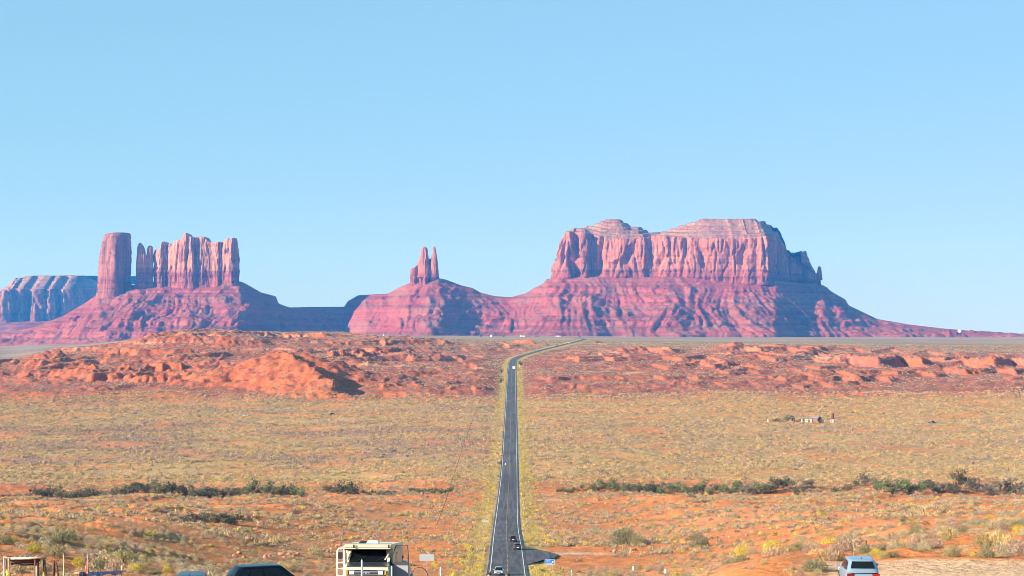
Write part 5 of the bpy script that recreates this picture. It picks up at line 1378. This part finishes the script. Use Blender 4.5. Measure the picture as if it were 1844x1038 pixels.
# ------------------------------------------------------------------ roadside
M_ALU = simple('sign_back_metal', (.40, .45, .52), .5, .3, .4, .05); M_GALV = simple('galvanised_post', (.50, .50, .50), .5, .4); M_BLUE = simple('sign_blue', (.01, .16, .55), .4); M_SWHITE = simple('sign_white', (.85, .85, .85), .45); M_SYEL = simple('sign_yellow', (.80, .55, .03), .5)
def road_sign(label, px, d, top_py, w, h, post_n, rot=0.0, back=True, bz=None):
    x = pxX(px, d); g = gz(x, d); zt = float(ZY(top_py, d))
    r_ = thing('road_sign', label, 'road sign', (x, d, g), R(rot)); zt -= g
    m = MB(); m.box((0, 0, zt - h / 2), (w / 2, .012, h / 2)); pn = m.build('sign_panel', M_ALU if back else M_BLUE, r_, bevel=.01)
    if back:
        for k in (.25, .75): m = MB(); m.box((0, -.03, zt - h * k), (w / 2 * .98, .018, .035)); m.build('bracket', M_GALV, r_)
    for sx in ((0,) if post_n == 1 else (-w * .28, w * .28)): m = MB(); m.box((sx, .045, zt / 2 - .2), (.035, .03, zt / 2 + .1)); m.build('post', M_GALV, r_)
    return r_, zt
road_sign('grey back of a wide road sign on a post beyond the camper', 769, 400, 998.5, 2.9, 1.35, 1)
road_sign('small pale back of a road sign at the left edge of the highway', 874.5, 668, 936.8, 2.4, .85, 2)
rsn, zt = road_sign('blue road sign with two lines of white lettering and an arrow, right of the highway', 989.5, 428, 1007, 2.05, 1.25, 2, back=False)
m = MB()
for c_, h_ in (((0, -.016, zt - .03), (1.0, .004, .03)), ((0, -.016, zt - 1.22), (1.0, .004, .03)), ((-.995, -.016, zt - .625), (.03, .004, .6)), ((.995, -.016, zt - .625), (.03, .004, .6))): m.box(c_, h_)
m.build('border', M_SWHITE, rsn)
def text(body, size, loc, par, mat, ext=.003):
    cu = bpy.data.curves.new('lettering', 'FONT'); cu.body = body; cu.size = size; cu.extrude = ext; cu.align_x = 'LEFT'
    o = bpy.data.objects.new('lettering', cu); COL.objects.link(o); o.parent = par; o.location = loc; o.rotation_euler = (math.pi / 2, 0, 0); cu.materials.append(mat)
    bpy.context.view_layer.update(); me_ = bpy.data.meshes.new_from_object(o.evaluated_get(bpy.context.evaluated_depsgraph_get())); o2 = bpy.data.objects.new('lettering', me_); COL.objects.link(o2); o2.parent = par; o2.location = loc; o2.rotation_euler = (math.pi / 2, 0, 0); bpy.data.objects.remove(o); return o2
text('SCENIC', .30, (-.82, -.018, zt - .52), rsn, M_SWHITE); text('TURNOUT', .30, (-.86, -.018, zt - 1.0), rsn, M_SWHITE)
m = MB(); m.prism([(.42, zt - .95), (.48, zt - 1.0), (.72, zt - .68), (.80, zt - .74), (.84, zt - .42), (.54, zt - .54), (.63, zt - .60)], 1, -.022, -.014); m.build('arrow', M_SWHITE, rsn)
x = pxX(935.5, 2040); r_ = thing('warning_sign', 'small yellow diamond warning sign beside the bend of the far road', 'road sign', (x, 2040, gz(x, 2040)))
m = MB(); m.prism([(0, 1.6), (.75, 2.35), (0, 3.1), (-.75, 2.35)], 1, -.02, .02); m.build('sign_panel', M_SYEL, r_); m = MB(); m.box((0, .05, 1.1), (.04, .03, 1.2)); m.build('post', M_GALV, r_)
def marker(label, px, top, d, col, h=1.3, w=.055, band=True):
    x = pxX(px, d); r_ = thing('marker_post', label, 'marker post', (x, d, float(ZY(top, d)) - h))
    m = MB(); m.box((0, 0, h / 2 - .3), (w, .02, h / 2 + .3)); m.build('post', col, r_, bevel=.006)
    if band: m = MB(); m.box((0, -.003, h - .12), (w + .004, .024, .12)); m.build('reflector', M_SWHITE, r_)
    return r_
M_PGREY = simple('grey_post_paint', (.16, .17, .18), .6)
marker('grey marker post with a white top, first of two on the right bank', 1139.5, 1020.5, 126, M_PGREY, 1.3, .05)
marker('white-topped grey marker post beside the vivid yellow bush on the right bank', 1197, 1025.5, 122, M_PGREY, 1.3, .055)
marker('thin white marker post right of the blue sign', 1029, 1026.5, 300, M_GALV, 1.5, .06)
marker('yellow marker post at the right verge above the paved turn-out', 943, 944.5, 642, M_SYEL, 1.8, .14, False)
marker('slim white marker post at the left verge of the road', 878.5, 977.5, 545, M_SWHITE, 1.0, .07, False)
marker('slim pale marker post at the left verge, nearer the bottom edge', 868.5, 1008, 458, M_GALV, 1.3, .05, False)
M_BOLL = simple('white_bollard_paint', (.62, .64, .66), .4, .2)
def bollard(label, px, top, d, rr):
    x = pxX(px, d); h = 1.25
    m = MB(); m.tube([(0, 0, -.3), (0, 0, h - .05)], rr, 12); m.tube([(0, 0, h - .05), (0, 0, h)], rr, 12, rr * .4)
    o = m.build('bollard', M_BOLL, None, True); o.location = (x, d, float(ZY(top, d)) - h); o['label'] = label; o['category'] = 'bollard'
bollard('white pipe bollard standing in front of the camper grille', 652.5, 1008, 86, .042)
bollard('white pipe bollard standing before the open camper door', 706, 1019.5, 86, .036)
bollard('slim pale pipe post right of the wide sign back', 793.5, 1020.5, 90, .028)

# ---- stand frame of rough poles at the far left
M_WOOD = simple('weathered_wood', (.34, .20, .13), .85, var=.35, scale=6.0); M_WOODD = simple('dark_wood', (.10, .045, .035), .85, var=.3, scale=6.0); M_WOODP = simple('pale_wood', (.62, .45, .33), .8, var=.2, scale=6.0)
SD = 104.0
def W_(px, py, dd=0.0): p = P(px, py, SD + dd); return p
def pole(nm, pts, r0, mat, par, r1=None):
    m = MB(); m.tube([tuple(p - par.location) for p in pts], r0, 8, r1 or r0); return m.build(nm, mat, par, True)
g0_ = gz(pxX(45, SD), SD)
stf = thing('stand_frame', 'rough wooden pole frame of a roadside stand with a slatted top, at the far left', 'stand', (pxX(45, SD), SD, g0_))
def leg(px, top, foot_dx, r_, mat, dd=0.0):
    a = W_(px, top, dd); b = Vector((a.x + foot_dx, a.y, gz(a.x + foot_dx, a.y) - .1)); pole('leg', [b, (a + b) / 2 + Vector((.015, 0, 0)), a], r_, mat, stf, r_ * .85)
leg(7, 1003, .05, .055, M_WOODP); leg(11, 1005, .12, .05, M_WOODD, .3); leg(16, 1005, .08, .05, M_WOOD, -.2); leg(63.5, 1008, -.03, .065, M_WOODD); leg(69, 1007, -.08, .055, M_WOODD, .5); leg(65.5, 1020, .0, .045, M_WOODP, -.3)
leg(78.5, 1008, .02, .05, M_WOODD, .2); leg(80.5, 1008, .28, .05, M_WOOD, .3)
pole('beam', [W_(6, 1003.5), W_(22, 1006.5), W_(24, 1006)], .05, M_WOOD, stf)
for k, (a_, b_, mt) in enumerate((((20, 1006), (84, 1003.5), M_WOODP), ((21, 1007.5), (82, 1005.5), M_WOODD), ((18, 1009.5), (72, 1008.8), M_WOODD), ((18, 1012.5), (70, 1012), M_WOODD), ((20, 1016), (66, 1016.5), M_WOODD))):
    m = MB(); pa, pb = W_(*a_, .12 * k), W_(*b_, .12 * k); d_ = (pb - pa); L_ = d_.length
    pole('slat', [pa, (pa + pb) / 2 - Vector((0, 0, .03)), pb], .055 if k else .06, mt, stf)
for k in range(6):
    pa = W_(24 + 10 * k, 1004.5 - .2 * k, .0); pole('cross_slat', [pa, pa + Vector((.05, .75, .02))], .035, M_WOODP, stf)
for px_, top_, col_ in ((13, 1026, 'yellow'), (78.5, 1031, 'yellow')):
    m = MB(); a = W_(px_, top_, -.6); m.tube([a, (a.x - .06, a.y, a.z - .9)], .035, 8); m.tube([a, (a.x + .16, a.y, a.z - .9)], .035, 8)
    o = m.build('trestle', M_SYEL if px_ < 40 else simple('yellow_wood', (.75, .45, .08), .7), None); o['label'] = 'yellow pointed trestle of sticks in front of the stand frame' if px_ < 40 else 'small yellow peg at the right foot of the stand frame'; o['category'] = 'trestle'
# leaning pair of sticks, thin stick
tr_ = thing('trestle', 'dark leaning pair of sticks right of the stand frame', 'trestle', tuple(W_(100, 1040)))
for pts_, r0, mt in (([W_(97.5, 1010), W_(96.5, 1024), W_(96.8, 1062)], .07, M_WOODD), ([W_(100, 1012), W_(103, 1022), W_(106.5, 1062)], .045, M_WOODD)):
    pole('stick', pts_, r0, mt, tr_)
p0 = W_(114, 997); m = MB(); m.tube([tuple(p0), (p0.x + .03, p0.y, p0.z - 1.0), (p0.x + .09, p0.y, gz(p0.x, p0.y) - .1)], .026, 8, .032); o = m.build('stick', M_WOODP, None, True); o['label'] = 'thin pale upright stick between the stand frame and the feather flag'; o['category'] = 'stick'
# feather flag
t = NT('flag_cloth'); ob = t.obj(); zc = t.n('ShaderNodeSeparateXYZ', i_Vector=ob).outputs; f1 = t.noise(ob, 6, 2)
# flat print of the flag: red right edge and top, white field, blue foot
a_ = t.math('ADD', zc[0], t.math('MULTIPLY', f1, .06))
cc = t.mix(t.ramp(a_, [(.12, 0.0), (.16, 1.0)]), (.70, .68, .70), (.55, .03, .03)); cc = t.mix(t.ramp(t.math('MULTIPLY', zc[2], .5), [(.42, 0.0), (.50, 1.0)]), cc, (.55, .05, .05)); cc = t.mix(t.ramp(t.math('MULTIPLY', zc[2], .5), [(.16, 1.0), (.22, 0.0)]), cc, (.04, .06, .22)); t.color(cc); M_FLAG = t.m
fp = W_(157.5, 998); gz_ = gz(fp.x, fp.y); hgt = fp.z - gz_
fl = thing('feather_flag', 'narrow red, white and blue feather flag on a thin pole', 'flag', (fp.x - .12, fp.y, gz_))
m = MB(); m.tube([(.10, 0, -.1), (.12, 0, hgt * .7), (.12, 0, hgt)], .014, 6); m.build('pole', M_GALV, fl)
m = MB(); N_ = 12; pts = []
for k in range(N_ + 1):
    u = k / N_; z_ = hgt - .22 - u * 1.35; wl_ = .02 + .26 * u ** .8; pts += [(.12 - wl_ * .62, .03 * math.sin(u * 5), z_), (.12 + wl_ * .42, -.03 * math.sin(u * 6), z_), (.12 + wl_ * .42, -.03 * math.sin(u * 6) + .006, z_), (.12 - wl_ * .62, .03 * math.sin(u * 5) + .006, z_)]
m.poly(pts, [tuple(int(v) for v in q) for q in grid_faces(N_ + 1, 4, True)]); m.build('banner', M_FLAG, fl, True)
# rail draped with dark cloth
rl = thing('draped_rail', 'horizontal wooden rail draped with dark blue cloth, at the bottom left', 'rail', tuple(W_(178, 1040)))
pole('rail', [W_(133, 1032), W_(178, 1032.5), W_(222, 1029)], .05, M_WOOD, rl)
for px_, tp in ((146, 1032), (202.5, 1020), (219, 1019.5), (208, 1031)):
    a = W_(px_, tp, .05); pole('post', [a, Vector((a.x, a.y, gz(a.x, a.y) - .1))], .035, M_WOODP if px_ > 210 else M_WOOD, rl)
M_CLOTHB = simple('dark_blue_cloth', (.015, .025, .07), .9, var=.4, scale=8)
for (xa, xb, ya, yb) in ((143, 152, 1031, 1040), (158, 186, 1031.5, 1037.5), (184, 218, 1028.5, 1035)):
    m = MB(); pts = []; n_ = 14
    for k in range(n_ + 1):
        u = k / n_; wv = .03 * math.sin(u * 17 + xa); tp = W_(lerp(xa, xb, u), lerp(1031.5, 1030, (lerp(xa, xb, u) - 140) / 80) - 1.2, -.08); bt = W_(lerp(xa, xb, u), yb + 1.2 * math.sin(u * 9 + xa), -.12)
        bk = tp + Vector((0, .14, -.02)); pts += [tuple(Vector((bt.x, bt.y + wv, bt.z)) - rl.location), tuple(tp - rl.location), tuple(bk - rl.location), tuple(Vector((bt.x, bt.y + .2 + wv, bt.z + .05)) - rl.location)]
    m.poly(pts, [tuple(int(v) for v in q) for q in grid_faces(n_ + 1, 4, False)]); m.build('cloth', M_CLOTHB, rl, True)

# ---- rocks near the camper and on the right bank
M_ROCK = NT('red_rock'); t = M_ROCK; n1 = t.noise(t.obj(), 3, 5, .6); t.color(t.ramp(n1, [(.35, (.38, .14, .08)), (.65, (.60, .28, .17))])); t.bump(n1, .12, 1.0); M_ROCK = t.m
def rock_mesh(seed):
    bm = bmesh.new(); bmesh.ops.create_icosphere(bm, subdivisions=3, radius=1.0); r2 = np.random.RandomState(seed); pl = [(Vector(r2.normal(size=3)).normalized(), .55 + .35 * r2.rand()) for _ in range(11)]
    for v in bm.verts:
        for n_, d_ in pl:
            k_ = v.co.dot(n_) - d_
            if k_ > 0: v.co -= n_ * k_ * .92
        v.co.z *= .75
    me = bpy.data.meshes.new('rock'); bm.to_mesh(me); bm.free(); me.materials.append(M_ROCK); return me
RM = [rock_mesh(s) for s in range(5)]; r3 = np.random.RandomState(3)
ROCKS = [(424, 1003, 14), (432, 998, 12), (478, 1006, 11), (487, 1002, 9), (507, 1000, 13), (514, 1005, 10), (522, 1000, 12), (530, 1004, 9), (536, 1000, 12), (441, 1005, 9), (600, 977, 10), (610, 985, 14), (618, 990, 12), (598, 990, 9), (627, 997, 14), (634, 1000, 9)]
for k, (px, py, w) in enumerate(ROCKS):
    d = find_d(px, py); x = pxX(px, d); o = bpy.data.objects.new('boulder', RM[k % 5]); COL.objects.link(o); sc = w / F * d / 2
    o.location = (x, d, gz(x, d) + sc * .3); o.rotation_euler = (0, 0, r3.rand() * 6); o.scale = (sc, sc * .9, sc * (.7 + .4 * r3.rand()))
    o['category'] = 'rock'; where = 'behind the dark blue car' if px < 560 else 'left of the camper'; size = {0: 'blocky', 1: 'flat', 2: 'angular', 3: 'rounded', 4: 'wedge-shaped'}[k % 5]
    col = px < 460; o['label'] = '%s reddish rock in the %s rock cluster %s' % (size, 'left' if col else 'right' if px < 560 else 'scattered', where); o['group'] = 'reddish rocks %s' % where
n = 700; d = 126 + 130 * r3.rand(n); X = np.where(r3.rand(n) < .72, 4 + (d - 126) * .085 + r3.normal(size=n) * 4.5 + 5, -20 - r3.rand(n) * 26)
pts = np.stack([X, d, H(X, d) - .02], -1); sz_ = (.05 + .16 * r3.rand(n) ** 3)[:, None] * np.array([1, 1, .8])
pr_ = bpy.data.objects.new('boulder', RM[2]); COL.objects.link(pr_); pr_.scale = (.45, .4, .35); d = find_d(1165, 990); pr_.location = (pxX(1165, d), d, gz(pxX(1165, d), d) + .1); pr_['label'] = 'angular red rock lying on the crumbling right bank'; pr_['category'] = 'rock'
cover('gravel', pts, sz_, None, pr_)

# ------------------------------------------------------------------ trees of the wash
M_BARK = simple('bark', (.13, .09, .07), .9, var=.2)
def crown(name, n, rx, rz, cols, seed):
    n = int(n * 1.5)
    r = np.random.RandomState(seed); V, Fa, C = [], [], []
    cl = [(r.normal(size=3) * [rx * .42, rx * .42, rz * .28] + [0, 0, rz * .85], .38 + .3 * r.rand(), .65 + .6 * r.rand()) for _ in range(9)]
    for i in range(n):
        c0, rr, sh_ = cl[r.randint(9)]; d_ = r.normal(size=3); d_ /= np.linalg.norm(d_); c_ = c0 + d_ * rr * np.array([rx, rx, rz * .8]) * r.rand() ** .4
        if c_[2] < .15: c_[2] = .15 + .3 * r.rand()
        u_ = r.normal(size=3); u_ /= np.linalg.norm(u_); w_ = np.cross(u_, d_); w_ /= np.linalg.norm(w_) + 1e-9; L_ = .40 * (.5 + r.rand())
        b = len(V); V += [c_ - u_ * L_ * .5, c_ + w_ * L_ * .3, c_ + u_ * L_ * .5, c_ - w_ * L_ * .3]; Fa.append((b, b + 1, b + 2, b + 3)); C += [np.array(cols[r.randint(len(cols))]) * sh_] * 4
    return mesh_from(name, np.array(V), np.array(Fa), MAT_LEAF, False, np.array(C))
CR = {'dark': [crown('crown', 420, 2.2, 2.3, DARK, s) for s in (1, 2, 3)], 'green': [crown('crown', 420, 2.3, 2.2, GREEN, s) for s in (4, 5)], 'grey': [crown('crown', 380, 2.3, 2.0, [(.20, .17, .12), (.25, .21, .15), (.16, .14, .10)], s) for s in (6, 7)]}
tm = MB(); tm.tube([(0, 0, -.4), (.05, 0, .8), (.0, .1, 1.7)], .16, 7, .09)
for a in range(4): an = a * 1.7; tm.tube([(0, 0, .5 + .2 * a), (.7 * math.cos(an), .7 * math.sin(an), 1.5 + .2 * a), (1.1 * math.cos(an), 1.1 * math.sin(an), 2.4)], .08, 5, .03)
_tr = tm.build('trunk', M_BARK); TRUNK = _tr.data; bpy.data.objects.remove(_tr)
def tree(kind, px, py_foot, d, w_px, h_px, label, group=None):
    x = pxX(px, d); root = thing('wash_tree' if kind != 'grey' else 'bare_shrub', label, 'tree' if kind != 'grey' else 'shrub', (x, d, gz(x, d) - .1), rs.rand() * 6.28, group)
    c_ = bpy.data.objects.new('crown', CR[kind][rs.randint(len(CR[kind]))]); COL.objects.link(c_); c_.parent = root
    t_ = bpy.data.objects.new('trunk', TRUNK); COL.objects.link(t_); t_.parent = root
    w = w_px / F * d / 4.6; h = h_px / F * d / 4.2; root.scale = (w, w, h); return root
r4 = np.random.RandomState(12)
SEGS = [  # columns, row of the foot, tree height in rows, kinds, description of the row
 (0, 60, 900, 9, ('grey',), 'low grey thicket at the left end of the tree line'), (62, 130, 897, 20, ('dark',), 'dark tree at the left end of the left wash row'), (130, 230, 897, 21, ('dark', 'dark', 'grey'), 'dark tree in the left part of the left wash row'),
 (230, 330, 898, 22, ('dark',), 'dark tree in the middle of the left wash row'), (330, 450, 899, 22, ('dark', 'dark', 'grey'), 'dark tree right of the middle of the left wash row'), (450, 548, 899, 21, ('dark', 'green'), 'dark tree at the right end of the left wash row'),
 (588, 648, 896, 20, ('dark',), 'dark tree of the isolated clump nearer the road in the left wash'), (650, 710, 896, 9, ('dark', 'grey'), 'low dark shrub right of the isolated clump'), (735, 820, 893, 9, ('green', 'dark'), 'low green shrub of the wash close left of the fence'),
 (1000, 1060, 895, 7, ('green',), 'low green shrub where the right thicket starts'), (1062, 1200, 894, 17, ('green', 'dark', 'green'), 'green bush tree in the left half of the long right thicket'), (1200, 1330, 894, 17, ('green', 'green', 'dark'), 'green bush tree in the middle of the long right thicket'), (1330, 1462, 893, 18, ('green', 'dark', 'grey'), 'bush tree in the right half of the long right thicket'),
 (1500, 1600, 886, 20, ('dark', 'grey', 'green'), 'scattered tree between the thicket and the tall right clump'), (1600, 1690, 886, 27, ('green', 'dark'), 'tall green tree in the left part of the tall right clump'), (1690, 1790, 884, 25, ('dark', 'dark', 'grey'), 'tall dark tree in the right part of the tall right clump'), (1795, 1900, 880, 28, ('dark', 'grey'), 'tall dark tree at the right edge of the picture'),
 (325, 440, 943, 20, ('grey', 'grey', 'dark'), 'grey shrub of the small clump below the left wash row')]
for (xa, xb, pf, hp, kinds, lab) in SEGS:
    x_ = xa + 5.0
    while x_ < xb:
        hh_ = hp * (.62 + .55 * r4.rand()); ww = hh_ * (1.35 + .5 * r4.rand())
        if pf > 930 or hp > 9.5 or True:
            d = find_d(x_, pf + 2 * r4.normal(), 200, 1100); 
            if pf < 930: d = 846 + (10 if x_ > 1030 else 0) + 7 * r4.normal() + (26 if x_ > 1490 and r4.rand() < .4 else 0)
        kd_ = kinds[r4.randint(len(kinds))]; adj = {'dark': 'dark', 'green': 'green', 'grey': 'grey'}[kd_]
        l2 = lab if adj in lab else lab.replace('dark', adj, 1) if 'dark' in lab else adj + ' ' + lab
        tree(kd_, x_, pf, d, ww, hh_ * (1.22 if x_ > 1590 else 1.35), l2, l2)
        x_ += ww * (.36 + .2 * r4.rand()) * (1.6 if 1500 <= x_ < 1600 else 1)

# ---- right-of-way fence left of the highway
fx = lambda d: -24.5 - 3.4 * math.sin((d - 640) / 900 * math.pi)
fn = thing('wire_fence', 'long thin post and wire fence running parallel to the highway on its left', 'fence', (fx(640), 640, gz(fx(640), 640)))
pm = MB(); pm.box((0, 0, .55), (.035, .035, .62)); p_ = pm.build('post', M_WOODD, fn); p_.location = (0, 0, 0); pts = []
ds = np.arange(640, 1560, 5.2)
for k, d in enumerate(ds):
    q = p_ if k == 0 else p_.copy()
    if k: COL.objects.link(q); q.parent = fn
    g = Vector((fx(d), d, gz(fx(d), d))); q.location = g - fn.location; pts.append(g - fn.location)
for hz in (.5, .8, 1.1): m = MB(); m.tube([p + Vector((0, 0, hz)) for p in pts], .006, 4); m.build('wire', M_BLACK, fn)

# ---- homestead on the right plain
M_STUCCO = simple('pale_plaster', (.72, .58, .42), .85, var=.1); M_SHADOWW = simple('shaded_wall_brown', (.20, .11, .09), .9, var=.2); M_ROOF = simple('grey_roof_felt', (.22, .17, .16), .85); M_RUST = simple('rusty_tank_metal', (.16, .05, .045), .8, .2, var=.3, scale=1.5); M_STONE = simple('pale_stone', (.60, .50, .42), .9, var=.2)  # dark brown puts the shade of the gable side into the wall colour
HD = 1352.0
def hx_(px): return pxX(px, HD)
def house(label, px, w, dpt, h, roof, wall, rz=35, door=True, nm='house'):
    x = hx_(px); r_ = thing(nm, label, 'house' if nm == 'house' else nm.replace('_', ' '), (x, HD, gz(x, HD)), R(rz))
    m = MB(); m.box((0, 0, h / 2 - .2), (w / 2, dpt / 2, h / 2 + .2)); m.build('wall', wall, r_)
    if roof == 'gable': m = MB(); m.prism([(-w / 2 - .3, h), (w / 2 + .3, h), (0, h + w * .28)], 1, -dpt / 2 - .3, dpt / 2 + .3); m.build('roof', M_ROOF, r_)
    else: m = MB(); m.box((0, 0, h + .09), (w / 2 + .15, dpt / 2 + .15, .09)); m.build('roof', M_ROOF, r_)
    if door: m = MB(); m.box((w * .1, -dpt / 2 - .02, .95), (.45, .03, .95)); m.build('door', M_STUCCO if wall is M_SHADOWW else M_BLACK, r_); m = MB(); m.box((-w * .28, -dpt / 2 - .02, 1.35), (.35, .03, .35)); m.build('window', M_GLASS, r_)
    return r_
house('small gabled house with shade-brown walls in the middle of the homestead', 1468, 5.4, 6.0, 2.7, 'gable', M_SHADOWW, 52)
house('pale flat-roofed block standing for the sunlit left wall of the gabled house', 1454.5, 4.6, 3.6, 2.3, 'flat', M_STUCCO, -4)  # added block: the house's sunlit side wall put in as pale colour
house('tiny dark shed left of the pale block', 1443, 2.6, 2.4, 2.1, 'flat', M_SHADOWW, -20, nm='shed')
house('low pinkish wall block in front of the gabled house', 1478.5, 5.2, 2.2, 1.6, 'flat', M_STUCCO, -10, False, nm='shed')
house('small pale hut alone at the left end of the homestead', 1383, .9, .9, 1.9, 'flat', M_STUCCO, 20, False, nm='shed')
house('tiny outbuilding under the homestead tree', 1425, 3.0, 2.6, 2.4, 'gable', M_SHADOWW, 40, nm='shed')
x = hx_(1497.5); tk = thing('water_tank', 'tall dark rusty tank on a pale stone plinth at the right end of the homestead', 'water tank', (x, HD, gz(x, HD)))
m = MB(); m.box((-.9, 0, .9), (.55, .9, 1.1), top=(.6, .8)); m.box((.5, 0, 1.1), (.65, .9, 1.2)); m.build('plinth', M_STONE, tk, bevel=.1)
m = MB(); m.tube([(.35, 0, 2.3), (.6, 0, 6.2)], .95, 16); m.tube([(.6, 0, 6.2), (.62, 0, 6.5)], .95, 16, .3); m.build('tank', M_RUST, tk)
tree('green', 1422, 760, HD + 3, 26, 16, 'leafy green tree beside the homestead sheds'); tree('grey', 1401, 758, HD + 2, 26, 9, 'low grey tree at the left of the homestead'); tree('dark', 1447, 757, HD + 5, 11, 7, 'small dark tree behind the tiny shed')
tree('green', 1536, 745, 1430, 7, 5, 'lone low green bush on the orange flat right of the homestead')
tree('dark', 903, 670, 1915, 8, 10, 'dark bush beside the left edge of the far straight road, upper'); tree('dark', 902, 690, 1760, 8, 12, 'dark bush beside the left edge of the far straight road, lower'); tree('green', 938, 655, 2110, 9, 12, 'green bush in the hollow right of the road bend')
# ---- far buildings at the foot of the buttes
FDIST = 5200.0
def far_house(label, px, w, h, mat, rz=0, roof=True, d=FDIST, cat='house'):
    x = pxX(px, d); r_ = thing('far_house' if cat == 'house' else 'dome_house', label, cat, (x, d, gz(x, d)), R(rz))
    if cat == 'house':
        m = MB(); m.box((0, 0, h / 2), (w / 2, 4.5, h / 2)); m.build('wall', mat, r_); m = MB(); m.prism([(-w / 2 - .4, h), (w / 2 + .4, h), (0, h + 2.0)], 1, -5, 5); m.build('roof', M_ROOF, r_)
        for k in (-.28, 0, .28): m = MB(); m.box((w * k, -4.53, h * .5), (.8, .05, .7)); m.build('window', M_GLASS, r_)
    return r_
far_house('tiny white house at the foot of the middle butte slope', 886, 6, 4.0, M_WHITE, 30); far_house('long white far building left of the group below the mesa', 941, 11, 3.6, M_WHITE, 8); far_house('dark-roofed far building right of the long white one', 951, 11, 3.4, M_SHADOWW, 0); far_house('low far building at the right of the group below the mesa', 966, 14, 3.4, M_SHADOWW, 5); far_house('low pale far building below the left end of the mesa slope', 1005, 13, 3.2, M_STUCCO, -5); far_house('tiny pale house on the plain below the dark saddle', 693, 7, 3.5, M_WHITE, 15)
d = 7450.0; x = pxX(1728, d); zt_ = float(talus(np.array([x]), np.array([d]))[0][0]); zt_ = max(zt_, float(ZY(597.6, d)))
r_ = thing('dome_house', 'tiny white dome on the skyline far right of the mesa', 'dome', (x, d, zt_ - 1))
m = MB(); m.tube([(0, 0, -4), (0, 0, 3.0), (0, 0, 5.5), (0, 0, 7.4), (0, 0, 8.2)], 7.5, 16); 
for i in range(16):
    for lv_, rr in ((2, .88), (3, .55), (4, .12)):
        v = m.v[lv_ * 16 + i]; m.v[lv_ * 16 + i] = (v[0] * rr, v[1] * rr, v[2])
m.build('dome', M_WHITE, r_, True)
for k, (px, d, w, h) in enumerate(((866, 5100, 7, 5), (907, 4700, 6, 5), (1010, 5200, 5, 4), (1044, 5000, 5, 4))):
    tree('dark', px, 600, d, w, h, ['dark tree left of the tiny white house on the far plain', 'dark bush in front of the far building group', 'dark bush right of the far pale building', 'dark bush alone on the far plain below the mesa'][k])
